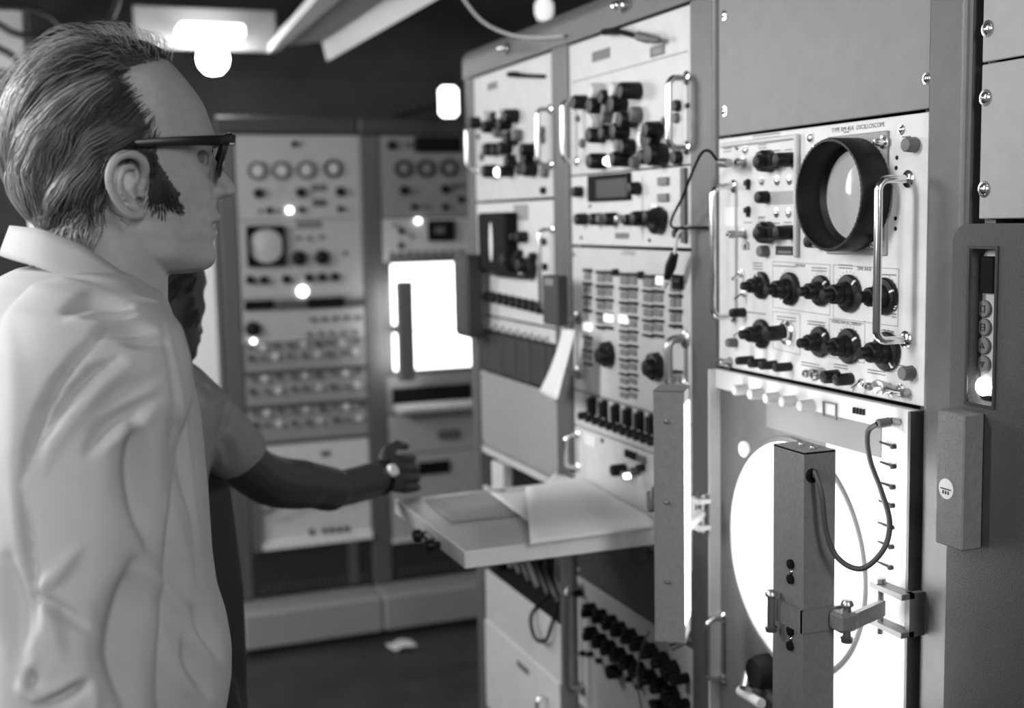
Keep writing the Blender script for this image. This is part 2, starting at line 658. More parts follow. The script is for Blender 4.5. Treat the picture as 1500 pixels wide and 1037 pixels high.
sc.put('knob', m_knob(.0075, .016, KGREY), 1068, 502, .012)
sc.put('knob', m_knob(.0095, .016, KGREY), 1327, 212, .014)
sc.put('knob', m_knob(.0095, .016, KGREY), 1322, 547, .014)
sc.put('screw', m_screw(.0042), 1321, 190)
for p in ((1083, 401), (1087, 430), (1085, 485)):
    sc.put('toggle_switch', m_toggle(), *p, .006)
sc.put('knob', m_knob(.0075, .024), 1080, 458, .012)
sc.put('screw', m_screw(.0035), 1311, 449)
sc.put('toggle_switch', m_toggle(), 1316, 569, .006)
bar = MB().tube([(-.014, 0, .011), (.014, 0, .011)], .004, 10).lathe([(.006, 0), (.006, .011)], 10, o=(-.011, 0, 0)).lathe([(.006, 0), (.006, .011)], 10, o=(.011, 0, 0))
sc.put('binding_bar', bar.mesh('binding_bar', STEEL), 1314, 574, .008)
for p in ((1314, 231), (1313, 246), (1312, 320), (1312, 335)):
    sc.put('jack', m_round([(.0028, 0), (.0028, .0006), (0, .0007)], BLACK, 'jack', 10), *p)
# print
segs = []
def rect(a, b, c, d): segs.extend([(a[0], a[1], b[0], b[1]), (b[0], b[1], c[0], c[1]), (c[0], c[1], d[0], d[1]), (d[0], d[1], a[0], a[1])])
rect((1132, 383), (1216, 388), (1216, 462), (1132, 450))
rect((1221, 388), (1317, 394), (1315, 478), (1221, 466))
rect((1215, 467), (1267, 475), (1266, 532), (1215, 523))
rect((1132, 456), (1172, 460), (1172, 520), (1132, 510))
for (px, py, R) in ((1153, 421, .027), (1199, 424, .025), (1240, 428, .030), (1240, 505, .027), (1292, 432, .028)):
    cx, cy = sc.at(px, py)
sc.prints(segs, INKG, .0004)
b = MB()
r2 = random.Random(3)
def dash(px, py, n, L, step=4.2):
    for i in range(n):
        x0, y0 = sc.at(px-L/2, py+i*step)
        x1, _ = sc.at(px+L/2, py+i*step)
        t = x0
        while t < x1:
            w = r2.uniform(.0012, .0030)
            b.box(t, min(t+w, x1), y0-.0007, y0+.0007, .00002, .0002)
            t += w+.0007
for q in ((1110, 385, 3, 14), (1200, 392, 2, 22), (1239, 388, 2, 20), (1150, 389, 1, 34), (1303, 402, 1, 20), (1108, 457, 1, 28), (1152, 463, 2, 28), (1196, 470, 2, 26),
          (1240, 483, 2, 18), (1295, 482, 1, 30), (1117, 213, 2, 12), (1138, 221, 2, 10), (1155, 220, 2, 12), (1066, 214, 3, 12), (1123, 200, 2, 40), (1146, 283, 4, 32), (1116, 318, 1, 10),
          (1137, 327, 1, 10), (1154, 326, 2, 12), (1096, 326, 1, 12), (1115, 320, 2, 10), (1245, 371, 1, 50), (1328, 201, 1, 12), (1318, 534, 1, 16), (1187, 530, 2, 26), (1232, 533, 2, 20), (1284, 541, 2, 26), (1303, 486, 2, 14), (1310, 460, 2, 6), (1240, 194, 1, 8), (1267, 471, 1, 3)):
    dash(*q)
# scale ticks round the big knobs
for (px, py, R) in ((1153, 423, .027), (1199, 426, .0245), (1240, 430, .029), (1240, 507, .027), (1292, 434, .027), (1295, 515, .028), (1198, 501, .024)):
    cx, cy = sc.at(px, py, .003)
    for k in range(18):
        a = math.radians(-40+k*260/17)
        X, Y = cx+R*math.cos(a), cy+R*math.sin(a)
        b.box(X-.0007, X+.0007, Y-.0007, Y+.0007, .00002, .0002)
b.obj('panel_marking', INK, sc.e)
sc.text('TYPE RM 45A  OSCILLOSCOPE', 1256, 187, .0082)
sc.text('TIME BASE', 1266, 394, .0065)
sc.text('TIME BASE', 1172, 389, .0055)
sc.text('HORIZONTAL DISPLAY', 1240, 473, .0062)

# ------------------------------------------------------------------ RACK C : round display
zd0, zd1 = 1.4075, .80
dp = Inst('round_display_unit', 'plotting display unit with a big white round tube, glaring under its lamp box', 'display', 'C', zd0, zd1, mat('display_grey', .09, .5, var=.06, scale=40))
W = dp.w
# raised side walls, lamplight and shade put into their colours; control strip
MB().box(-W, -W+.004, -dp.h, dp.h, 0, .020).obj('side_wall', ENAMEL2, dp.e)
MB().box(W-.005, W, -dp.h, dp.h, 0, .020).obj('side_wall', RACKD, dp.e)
MB().box(-W+.004, W-.005, dp.h-.030, dp.h-.0, 0, .010, .001).obj('control_strip', ENAMEL2, dp.e)
sx0, _ = dp.at(1270, 760)
MB().box(.166, W-.005, -dp.h, dp.h-.030, 0, .004, .001).obj('side_strip', ENAMEL2, dp.e)
MB().box(.045, .1655, -dp.h+.02, dp.h-.0725, 0, .0012).obj('glare_plate', WHITE, dp.e)  # added white plate, lamp glare on the grey panel put into its colour
# dark upper lip under the strip
MB().box(-.10, .165, dp.h-.072, dp.h-.0301, 0, .0035).obj('lip', mat('lip_grey', .14, .5), dp.e)
for i, p in enumerate(((1081, 571), (1104, 577), (1127, 583), (1151, 588), (1177, 594))):
    dp.put('knob', m_knob(.0085, .022, mat('pale_knob', .42, .5)), p[0], p[1], .024, .010)
wx, wy = dp.at(1215, 601, .012)
MB().frame(wx-.015, wx+.015, wy-.011, wy+.011, .002, .010, .013).obj('scale_window', KGREY, dp.e)
for i in range(4):
    dp.put('push_key', cached('pk', lambda: MB().box(-.0012, .0012, -.004, .004, 0, .004).mesh('push_key', BLACK)), 1251+i*4.6, 601+i*.9, .012, .010)
# tube
cy_, cz_, R = 1.463, 1.155, .1715
lx, ly = -(cy_-dp.o.y), cz_-dp.o.z
MB().lathe([(R+.0016, .0005), (R+.0016, .0048), (R-.001, .0052), (R-.002, .0045)], 96, o=(lx, ly, 0)).obj('tube_gap_shade', RACKD, dp.e)  # dark ring put in for the shaded gap between tube and panel
dome = [(R-.0015, .002)]
for k in range(1, 13):
    a = k/12
    dome.append(((R-.0015)*math.cos(a*math.pi/2), .002+.012*math.sin(a*math.pi/2)))
MB().lathe(dome, 96, o=(lx, ly, 0)).obj('tube_face', mat('white_phosphor', .85, .5), dp.e)
dp.put('push_button', m_round([(.0125, 0), (.0125, .004), (.011, .006), (0, .0065)], WHITE, 'push_button', 24), 1089, 658, .004)
for (px, py) in ((1303, 652), (1303, 681), (1302, 711), (1301, 738), (1300, 770), (1300, 798), (1299, 828)):
    lv = dp.put('slider', cached('sl', lambda: MB().tube([(.011, 0, .002), (-.011, .0025, .006)], [.0022, .0016], 8).lathe([(.0032, 0), (.0032, .006), (0, .0065)], 10, o=(.011, 0, 0)).mesh('slider', BLACK)), px-2, py, .006, .004)
# foot of the tube mount, lower left
dp.put('clamp_foot', m_round([(.026, 0), (.026, .02), (.022, .03), (0, .031)], BLACKM, 'clamp_foot', 24), 1112, 985, .02)
x, y = dp.at(1100, 1018, .02)
MB().tube([(x-.03, y-.004, .02), (x+.035, y-.0, .024)], .008, 12).obj('clamp_bar', ENAMEL2, dp.e)
MB().tube([(x-.012, y+.03, .016), (x+.002, y+.012, .03)], .010, 12).obj('clamp_bar', STEEL, dp.e)
dp.handle((1053, 899), (1053, 988), .03, .0045)

it = Inst('blank_panel', 'plain grey blank panel at the foot of the rack, under the big round display', 'panel', 'C', .797, .115, BLANK)
it.screws()


# ------------------------------------------------------------------ lamp boxes hinged in front of the display
def lamp_box(name, label, ang, loc, ztop, zlow, cut=False):
    """local: +x = lit side, -y = broad side towards the viewer; top at z=0"""
    L = ztop-zlow
    e = empty(name, mtx=Matrix.Translation((loc[0], loc[1], ztop)) @ Matrix.Rotation(ang, 4, 'Z'))
    tag(e, label, 'lamp', 'lamp boxes in front of the round display')
    w, d = .045, .066
    b = MB()
    t = .0015
    b.box(-w/2, w/2, -d/2, -d/2+t, -L, 0)
    b.box(-w/2, w/2, d/2-t, d/2, -L, 0)
    b.box(-w/2, -w/2+t, -d/2+t, d/2-t, -L, 0)
    b.box(-w/2, w/2, -d/2, d/2, -.002, 0.0005)
    b.box(-w/2, w/2, -d/2, d/2, -L, -L+.002)
    b.obj('housing', HAMMER, e)
    MB().box(w/2-.006, w/2-.003, -d/2+t, d/2-t, -L+.022, -.022).obj('diffuser', TUBE, e)
    MB().box(w/2-.006, w/2-.002, -d/2+t, d/2-t, -L+.002, -L+.022).obj('end_plate', WHITE, e)
    MB().box(w/2-.006, w/2-.002, -d/2+t, d/2-t, -.022, -.002).obj('end_plate', WHITE, e)
    return e, w, d, L


# near lamp box: broad side faces -x
bx = lamp_box('lamp_box', 'grey hammertone lamp box with a curly cable, standing before the big round display', 0, (.863, 1.2525), 1.362, .96)
e, w, d, L = bx
for z in (-.143, -.162, -.228, -.247):
    o = MB().lathe([(.006, 0), (.006, .004), (0, .005)], 14, axis='x').obj('rubber_plug', BLACKM, e)
    o.location = (-w/2, -.008, z+.0)
    o.scale.x = -1
for z in (-.1525, -.2375):
    link('screw', m_screw(.0025), e, (-w/2, -.008, z), (0, -math.pi/2, 0))
for q in (.012, -.012):
    link('screw', m_screw(.0035, STEEL), e, (.004, q, .0005))
o = MB().lathe([(.0085, 0), (.0085, .004), (.005, .005), (.005, .002)], 16, axis='y').obj('grommet', BLACKM, e)
o.scale.y = -1
o.location = (-.012, -d/2, -.028)

# strap, pins and arm
e2 = empty('hinged_arm', (.9, 1.21, 1.16))
tag(e2, 'flat grey hinged arm clamped round the near lamp box, bolted to the post', 'bracket')
inv = Matrix.Translation((-.9, -1.21, -1.16))
sp = []
x0, x1, y0, y1 = .8395, .8865, 1.2185, 1.2865
z0, z1 = 1.140, 1.168
sp.append(MB().box(x0-.004, x0, y0-.004, y1, z0, z1).box(x0-.004, .905, y0-.0045, y0, z0, z1).obj('strap', HAMMER, e2))
sp.append(MB().box(.872, .900, y0-.03, y0-.0046, z0+.002, z1-.002, .004).obj('hinge_block', HAMMER, e2))
p0, p1 = Vector((.888, 1.192, 0)), Vector((.960, 1.222, 0))
dr = (p1-p0).normalized(); nr = Vector((-dr.y, dr.x, 0))*.004
sp.append(MB().add([p0-nr+Vector((0, 0, z0+.004)), p1-nr+Vector((0, 0, z0+.004)), p1+nr+Vector((0, 0, z0+.004)), p0+nr+Vector((0, 0, z0+.004)),
                    p0-nr+Vector((0, 0, z1-.004)), p1-nr+Vector((0, 0, z1-.004)), p1+nr+Vector((0, 0, z1-.004)), p0+nr+Vector((0, 0, z1-.004))],
                   [(0, 1, 2, 3), (4, 5, 6, 7), (0, 1, 5, 4), (1, 2, 6, 5), (2, 3, 7, 6), (3, 0, 4, 7)]).obj('arm', HAMMER, e2))
for (x, y) in ((.888, 1.197), (.8265, 1.268)):
    sp.append(MB().lathe([(.007, z0-.012), (.008, z0-.006), (.005, z0-.004), (.005, z1+.004), (.008, z1+.006), (.008, z1+.009), (.005, z1+.013), (0, z1+.014)], 14, o=(x, y, 0)).obj('pin', STEEL, e2))
br = MB().box(.962, .9845, 1.174, 1.182, 1.13, 1.185).box(.950, .9695, 1.174, 1.236, 1.178, 1.185).box(.950, .9695, 1.174, 1.236, 1.13, 1.137)
sp.append(br.obj('bracket', mat('bracket_grey', .11, .4), e2))
sp.append(MB().lathe([(.006, 1.12), (.006, 1.185), (.0085, 1.186), (.0085, 1.192), (0, 1.194)], 12, o=(.9575, 1.226, 0)).obj('pin', STEEL, e2))
for p in sp: p.matrix_parent_inverse = inv

# far lamp box: turned so that its lit side shows as a bright strip
ang = math.atan2(-.602, .799)
mc = on_x(1003, 760, .855)
off = Matrix.Rotation(ang, 3, 'Z') @ Vector((.0225, -.033, 0))
zt_ = float(on_x(978, 576, .855)[2])
bx1 = lamp_box('lamp_box', 'grey lamp box swung aside over the writing shelf, its lit side a bright strip', ang, (mc[0]-off.x, mc[1]-off.y), 1.396, 1.018)
e, w, d, L = bx1
for z in (-.045, -.165, -.285):
    link('screw', m_screw(.0025, STEEL), e, (-.004, -d/2, z), (math.pi/2, 0, 0))
MB().box(-w/2-.010, -w/2, -.012, .012, -.185, -.150, .003).lathe([(.006, 0), (.006, .030), (0, .032)], 12, o=(-w/2-.011, 0, -.188)).obj('latch', KGREY, e)
MB().tube([(.0, -.02, -L-.012), (.018, -.02, -L-.002)], .006, 10).obj('cable_gland', CHROME, e)
e3 = empty('hinged_arm', (.95, 1.69, 1.17))
tag(e3, 'brightly lit hinged arm joining the swung-aside lamp box to the post', 'bracket')
inv = Matrix.Translation((-.95, -1.69, -1.17))
c1 = e.matrix_world @ Vector((0, .033, -.22))
sp = []
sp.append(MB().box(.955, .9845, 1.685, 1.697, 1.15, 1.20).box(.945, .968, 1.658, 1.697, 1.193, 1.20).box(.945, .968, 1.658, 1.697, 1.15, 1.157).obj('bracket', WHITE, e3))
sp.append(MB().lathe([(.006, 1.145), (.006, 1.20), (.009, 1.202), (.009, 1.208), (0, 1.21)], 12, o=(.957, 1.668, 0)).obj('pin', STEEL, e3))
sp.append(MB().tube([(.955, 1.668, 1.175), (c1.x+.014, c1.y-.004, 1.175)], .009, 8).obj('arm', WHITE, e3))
for p in sp: p.matrix_parent_inverse = inv

# curly cable from the control strip to the near lamp box
pl = [on_x(1302, 618, .966), on_x(1285, 621, .950), on_x(1271, 634, .945), on_x(1274, 672, .935), on_x(1291, 720, .925), on_x(1303, 765, .915), on_x(1294, 805, .90), on_x(1262, 833, .88), on_x(1228, 818, .865), on_x(1211, 780, .855), on_x(1204, 725, .85), on_x(1195, 692, .849), (.851, 1.2115, 1.334)]
cb = empty('lamp_cable', pl[0]); tag(cb, 'dark cable looping from a ribbed plug down to the near lamp box', 'cable')
inv = Matrix.Translation(-Vector(pl[0]))
o1 = MB().tube(bez(pl[1:], 8), .0034, 10).obj('cable', mat('cable_grey', .05, .5), cb)
d0 = Vector(pl[0])-Vector(pl[1]); d0.normalize()
pp = [Vector(pl[1])+d0*.017*k/14 for k in range(15)]
o2 = MB().tube(pp, [.0062 if k % 2 else .0050 for k in range(15)], 12).obj('plug', KGREY, cb)
o3 = MB().tube([pp[-1], pp[-1]+(Vector((.9785, pl[0][1]-.001, pl[0][2]-.002))-pp[-1])], .0062, 12).obj('socket', STEEL, cb)
for p in (o1, o2, o3): p.matrix_parent_inverse = inv
# ------------------------------------------------------------------ RACK B
GRILLE = mat('grille_dark', .02, .6)
KEYD = mat('key_dark', .17, .5)
KEYB = mat('key_black', .008, .45)


def connector_cluster(it, pts):
    for (px, py, r, h, m) in pts:
        it.put('knob', m_knob(r, h, m), px, py, h*.6, 0, rnd.uniform(-2, 2))


zB0, zB1, zB2, zB3, zB4, zB5 = 1.984, zr(838, 258), zr(838, 359), 1.302, 1.229, 1.05
b1 = Inst('signal_analyser', 'light panel with a stepped cluster of black knobs and connectors under a hanging plug', 'instrument', 'B', zB0, zB1, ENAMEL2)
# joint between the blank upper and lower half
zj = zr(838, 121)-b1.o.z
MB().box(-b1.w+.01, b1.w-.01, zj-.0008, zj+.0008, 0, .0006).obj('panel_seam', KGREY, b1.e)
b1.box('name_plate', (867, 77), (893, 84), .001, INKG)
b1.box('label_plate', (952, 70), (973, 79), .0012, KGREY)
b1.box('label_plate', (956, 72), (969, 77), .0014, BLANK)
K = b1
for (px, py, r, h, m) in ((847, 150, .013, .03, BLACK), (871, 155, .015, .03, BLACK), (872, 134, .014, .028, ENAMEL2), (903, 152, .015, .03, BLACK), (903, 132, .013, .028, ENAMEL2), (920, 133, .014, .040, BLACK),
                          (888, 142, .012, .03, BLACK), (889, 160, .010, .02, KGREY), (886, 172, .010, .02, KGREY), (871, 198, .014, .034, BLACK), (888, 194, .013, .030, BLACK), (872, 180, .013, .03, ENAMEL2), (906, 192, .014, .030, BLACK), (917, 175, .014, .034, BLACK), (929, 168, .013, .020, KGREY),
                          (917, 215, .013, .026, BLACK), (908, 213, .011, .02, KGREY), (951, 202, .021, .02, BLACK), (955, 190, .013, .032, BLACK), (941, 204, .014, .014, STEEL), (959, 227, .018, .034, BLACK), (946, 230, .012, .03, BLACK), (872, 236, .014, .034, BLACK), (907, 233, .013, .036, BLACK), (928, 238, .010, .014, KGREY), (990, 232, .011, .014, BLACK), (845, 174, .006, .006, KGREY), (852, 210, .008, .008, KGREY), (972, 177, .006, .006, KGREY), (990, 155, .009, .01, BLACK), (989, 173, .008, .008, KGREY), (1006, 155, .004, .004, BLACK)):
    K.put('knob', m_knob(round(r*1.12, 5), h, m), px+h*180, py, h*.3)
K.put('indicator_lamp', m_round([(.008, 0), (.008, .012), (.006, .017), (0, .019)], LAMP, 'indicator_lamp', 16), 892, 236, .03, .022)
K.handle((841, 149), (849, 236), .030, .0045)
K.handle((1012, 113), (1012, 216), .034, .0055)
x0, y0 = K.at(999, 88); x1, y1 = K.at(1003, 216)

b2 = Inst('frequency_counter', 'counter with a dark display window and one large black dial', 'instrument', 'B', zB1, zB2, ENAMEL)
wn = b2.box('display_window', (860, 258), (921, 293), .006, BLACKM, 0, .001)
b2.box('display_glass', (873, 264), (918, 288), .0012, mat('window_glass', .07, .6, spec=.2), .0062)
x0, y0 = b2.at(941, 258); x1, y1 = b2.at(941, 352)
MB().box(x0-.0007, x0+.0007, y1, y0, 0, .0005).obj('panel_seam', KGREY, b2.e)
for (px, py, r, h, m) in ((845, 281, .011, .02, BLACK), (928, 276, .012, .022, BLACK), (850, 321, .012, .024, BLACK), (872, 321, .012, .026, BLACK), (881, 320, .009, .02, KGREY), (893, 321, .013, .026, BLACK), (912, 321, .008, .03, STEEL), (927, 322, .011, .038, BLACK), (937, 320, .014, .034, BLACK), (990, 342, .008, .01, BLACK), (864, 302, .003, .003, BLACK), (851, 348, .003, .003, BLACK), (951, 352, .003, .003, BLACK)):
    b2.put('knob', m_knob(r, h, m), px+h*150, py, h*.3)
b2.put('dial', m_knob(.024, .018), 959, 323, .012)
b2.put('knob', m_knob(.012, .040), 951, 318, .03)
b2.put('dial_skirt', m_round([(.026, 0), (.026, .003), (.02, .0035)], STEEL, 'dial_skirt', 30), 957, 321, .003)
b2.box('label_plate', (901, 341), (921, 350), .0008, INKG)
for py in (265, 289):
    b2.box('push_key', (962, py-5), (976, py+6), .006, KEYD, 0, .001)
b2.box('edge_strip', (996, 246), (1003, 356), .006, RACKD)

b3 = Inst('push_button_panel', 'light panel with columns of dark push-button rows and two big black dials', 'instrument', 'B', zB2-.003, zB3, ENAMEL2)
b3.text('CONTROL', 921, 371, .012, INKG)
cols = ((855, 866, 393, [0, 1, 2, 3, 5, 6, 7]), (874, 897, 396, [0, 1, 2, 3, 4]), (908, 933, 399, [0, 1, 2, 3, 4, 5, 6, 7, 8]), (942, 971, 402, [0, 1, 2, 3, 4]), (981, 998, 408, [0, 1, 2, 3, 6, 7, 8]))
for ci, (xa, xb, ytop, rows) in enumerate(cols):
    stp = 20.2 if ci else 19.6
    stp *= (1, 1.0, 1.035, 1.07, 1.1)[ci]
    for q in rows:
        ya = ytop+q*stp
        n = 2 if xb-xa > 14 else 1
        for j in range(n):
            a, b = xa+(xb-xa)*j/n, xa+(xb-xa)*(j+1)/n-.6
            sl = (b-a)*.10
            b3.box('button_bar', (a, ya), (b, ya+6), .007, KEYB, 0, .0008, out=.004)
            if q+1 in rows or ci == 2:
                b3.box('push_button', (a+.5, ya+7), (b-.5, ya+stp-2.5), .003, KEYD, 0, .0008, out=.002)
for (px, py) in ((966, 411), (890, 466), (912, 468), (859, 479)):
    b3.box('lit_button', (px-6, py-7), (px+6, py+7), .005, mat('lit_button', .8, .5, emit=.55), .0032, .001)
for (px, py) in ((899, 399), (936, 403)):
    b3.put('knob', m_knob(.007, .012), px, py, .008)
b3.box('black_plate', (984, 402), (998, 424), .004, BLACKM)
for (px, py) in ((886, 519), (956, 537)):
    b3.put('dial', m_knob(.026, .016), px, py, .010)
    b3.put('knob', m_knob(.016, .032), px-5, py+2, .022)
b3.handle((841, 464), (849, 546), .030, .0065, STEEL)
b3.handle((1004, 496), (1004, 568), .032, .0075, STEEL)
b3.put('screw', m_screw(.004, STEEL), 841, 372)

b4 = Inst('switch_strip', 'strip of five tall black lever switches over a row of black knobs', 'instrument', 'B', zB3, zB4, ENAMEL2, chassis=.15)
for i in range(6):
    px = 865+i*17.3; py = 583+i*5.4
    b4.put('lever_switch', cached('lev', lambda: MB().box(-.010, .010, -.018, .018, 0, .006, .001).box(-.008, .008, -.016, .014, .006, .014, .002).mesh('lever_switch', BLACK)), px, py, .008)
for i in range(11):
    px = 853+i*10.2; py = 609+i*3.7
    b4.put('knob', m_knob(.0085, .018), px, py, .009)

b5 = Inst('patch_panel', 'light panel with a pale square window and a dark meter above the shelf', 'instrument', 'B', zB4, zB5, ENAMEL)
b5.box('square_window', (855, 634), (872, 656), .003, WHITE)
b5.box('meter', (914, 658), (930, 675), .006, BLACKM, 0, .001)
b5.box('meter_flank', (931, 665), (944, 680), .004, KGREY)
b5.put('push_key', m_knob(.005, .004, KGREY), 883, 645)
for (px, py, r, h, m) in ((906, 688, .012, .028, BLACK), (921, 694, .007, .03, STEEL), (930, 690, .008, .02, KGREY), (938, 685, .007, .016, BLACK)):
    b5.put('knob', m_knob(r, h, m), px+h*120, py, h*.3)
b5.put('indicator_lamp', m_round([(.005, 0), (.005, .010), (0, .013)], LAMP, 'indicator_lamp', 16), 921, 697, .02, .018)
b5.handle((842, 634), (848, 684), .028, .0045)

zB6 = zr(851, 846)
b6 = Inst('blank_panel', 'dark grey blank panel under the writing shelf', 'panel', 'B', zB5, zB6, mat('blank_dark', .10, .5, var=.08, scale=30))
b6.screws()
b7 = Inst('jack_field', 'light panel with rows of black plugs and knobs below the shelf', 'instrument', 'B', zB6, .64, ENAMEL)
row1 = ((861, 891), (876, 900), (891, 909), (904, 919), (919, 929), (933, 940), (948, 951), (965, 964), (979, 976), (993, 988))
row2 = ((863, 925), (876, 936), (889, 946), (903, 956), (917, 967), (931, 978), (947, 989), (963, 1001), (979, 1013), (993, 1025))
for i, p in enumerate(row1+row2):
    b7.put('knob', m_knob(.0115, .024), min(p[0]+3, 984), p[1], .010)
    b7.put('plug', m_knob(.0095, .034), p[0]+7, p[1]+6, .010)
for i, p in enumerate(((853, 957), (864, 958), (877, 968), (907, 986), (921, 995), (935, 1006), (955, 1029))):
    b7.put('plug', m_knob(.006, .012), p[0], p[1], .006)
b7.put('knob', m_knob(.015, .022), 896, 984, .012)
for i in range(2):
    b7.put('knob', m_knob(.0115, .026), 966+i*14, 1033+i*11, .010)
b7.put('knob', m_knob(.010, .02), 846, 868, .01)
b7.handle((848, 858), (856, 1010), .032, .0075, STEEL)
it = Inst('blank_panel', 'grey blank panel at the foot of the rack, under the rows of black plugs', 'panel', 'B', .637, .115, BLANK)

# ------------------------------------------------------------------ RACK A
zA = [1.984, zr(697, 296), 1.419, 1.384, 1.283, 1.097]
a1 = Inst('receiver', 'light panel with a tall handle and dark knob cluster, top of far rack', 'instrument', 'A', zA[0], zA[1], ENAMEL2)
sm = zr(694, 252)-a1.o.z
MB().box(-a1.w+.01, a1.w-.01, sm-.0008, sm+.0008, 0, .0006).obj('panel_seam', KGREY, a1.e)
hp = a1.at(752, 110)
pts = [a1.at(748, 109)+(.004,), a1.at(760, 109)+(.010,), a1.at(775, 111)+(.010,), a1.at(800, 112)+(.004,)]
MB().tube(bez(pts, 6), [.006]*10+[.004]*9, 8).obj('hanging_cable', BLACKM, a1.e)
a1.box('name_plate', (714, 123), (728, 129), .0008, INKG)
for (px, py, r, h, m) in ((699, 180, .013, .04, BLACK), (715, 185, .015, .03, BLACK), (715, 172, .013, .03, ENAMEL2), (738, 181, .015, .03, BLACK), (738, 169, .012, .03, ENAMEL2), (748, 170, .014, .034, BLACK), (727, 172, .012, .03, BLACK), (729, 195, .010, .02, KGREY), (719, 219, .014, .036, BLACK), (729, 219, .012, .03, BLACK), (739, 217, .014, .03, BLACK), (748, 203, .014, .03, BLACK), (757, 198, .012, .02, KGREY),
                          (748, 236, .013, .026, BLACK), (771, 227, .020, .02, BLACK), (773, 219, .012, .034, BLACK), (764, 229, .014, .016, STEEL), (775, 247, .016, .03, BLACK), (717, 251, .014, .034, BLACK), (741, 251, .012, .034, BLACK), (766, 248, .012, .028, BLACK), (797, 252, .011, .014, KGREY), (793, 192, .009, .01, KGREY), (793, 204, .009, .01, KGREY), (705, 230, .008, .008, KGREY), (700, 200, .006, .006, KGREY), (795, 279, .007, .01, BLACK)):
    a1.put('knob', m_knob(round(r*1.12, 5), h, m), px+h*110, py, h*.3)
a1.put('indicator_lamp', m_round([(.010, 0), (.010, .012), (.008, .017), (0, .019)], LAMP, 'indicator_lamp', 16), 731, 252, .03, .022)
a1.handle((808, 160), (809, 241), .030, .005)
a1.handle((694, 186), (697, 250), .026, .0045)

a2 = Inst('oscilloscope', 'small oscilloscope with a black oblong viewing hood, beside the hanging white paper', 'oscilloscope', 'A', zA[1]-.003, zA[2], ENAMEL)
# black hood with slot
x0, y0 = a2.at(700, 312, .03); x1, y1 = a2.at(742, 399, .03)
MB().box(x0, x1, y1, y0, 0, .032, .005).obj('viewing_hood', BLACKM, a2.e)
xs, ys = (x0+x1)/2, (y0+y1)/2
so = MB().lathe([(.022, .0315), (.022, .033), (0, .0338)], 24).obj('screen', mat('slot_screen', .85, .4), a2.e)
so.location = (xs, ys, 0)
so.scale = (.42, 2.0, 1)
a2.box('sticker', (752, 300), (774, 323), .0006, mat('sticker_grey', .27, .6))
for (px, py, r, h) in ((749, 345, .012, .026), (764, 347, .013, .026), (757, 347, .009, .03)):
    a2.put('knob', m_knob(r, h), px+h*100, py, h*.3)
for (px, py, r, h) in ((752, 384, .025, .02), (746, 380, .016, .036), (775, 393, .026, .02), (769, 388, .017, .036), (760, 372, .01, .016), (780, 376, .01, .016)):
    a2.put('knob', m_knob(r, h), px+h*100, py, h*.3)
a2.box('knob_shelf', (716, 399), (762, 408), .02, BLACKM, 0, .002)
for i in range(10):
    a2.put('knob', m_knob(.0122, .026), 718+i*9.6, 434+i*2.2, .010)
for (px, py) in ((792, 354), (794, 391)):
    a2.put('knob', m_knob(.008, .014), px, py, .01)
a2.put('knob', m_knob(.009, .014, STEEL), 794, 450, .01)
a2.handle((812, 336), (813, 452), .030, .0045)

a3 = Inst('switch_strip', 'pale strip with a row of ten tiny toggles at the far rack', 'instrument', 'A', zA[2]-.002, zA[3], ENAMEL2, chassis=.12)
for i in range(9):
    a3.put('toggle_switch', m_toggle(), 713+i*10.6, 475+i*2.8, .008)
a3b = Inst('ventilation_unit', 'dark slatted ventilation panel in the far rack above a plain grey panel', 'panel', 'A', zA[3]-.002, zA[4], GRILLE, chassis=.12)
for i in range(9):
    yy = -a3b.h+.010+i*(2*a3b.h-.02)/8
    MB().box(-a3b.w+.05, a3b.w-.012, yy-.0035, yy+.0025, 0, .004, .001).obj('slat', mat('slat_grey', .045, .4), a3b.e)
for i in range(5):
    xx = -a3b.w+.06+i*.09
    MB().box(xx-.0012, xx+.0012, -a3b.h+.004, a3b.h-.004, 0, .006).obj('rib', KGREY, a3b.e)
a4 = Inst('blank_panel', 'plain mid-grey blank panel in the far rack above the shelf', 'panel', 'A', zA[4]-.002, zA[5], mat('panel_mid', .29, .5, var=.05, scale=30))
a4.screws()

# below the blank panel: open chassis with dark parts
za5 = .98
a5 = Inst('open_chassis', 'open pale chassis with black modules, just above the far end of the shelf', 'instrument', 'A', zA[5]-.003, za5, None)
MB().box(-a5.w, a5.w, a5.h-.016, a5.h, -.008, 0).box(-a5.w+.02, a5.w-.02, a5.h-.016, a5.h, -.25, -.0081).obj('frame_rail', ENAMEL2, a5.e)
MB().box(-a5.w, a5.w, -a5.h, -a5.h+.01, -.008, 0).box(-a5.w+.02, a5.w-.02, -a5.h, -a5.h+.01, -.25, -.0081).obj('frame_rail', ENAMEL, a5.e)
MB().box(-a5.w+.02, a5.w-.02, -a5.h, a5.h, -.254, -.25).obj('back_plate', DARK, a5.e)
MB().box(-a5.w+.05, -a5.w+.13, -a5.h+.01, a5.h-.03, -.20, -.004, .003).obj('module', ENAMEL, a5.e)
MB().box(-a5.w+.15, -a5.w+.34, -a5.h+.01, a5.h-.03, -.20, -.02, .003).obj('module', BLACKM, a5.e)
for i in range(3):
    link('knob', m_knob(.009, .02), a5.e, (-a5.w+.036, -a5.h+.03+i*.03, -.03))
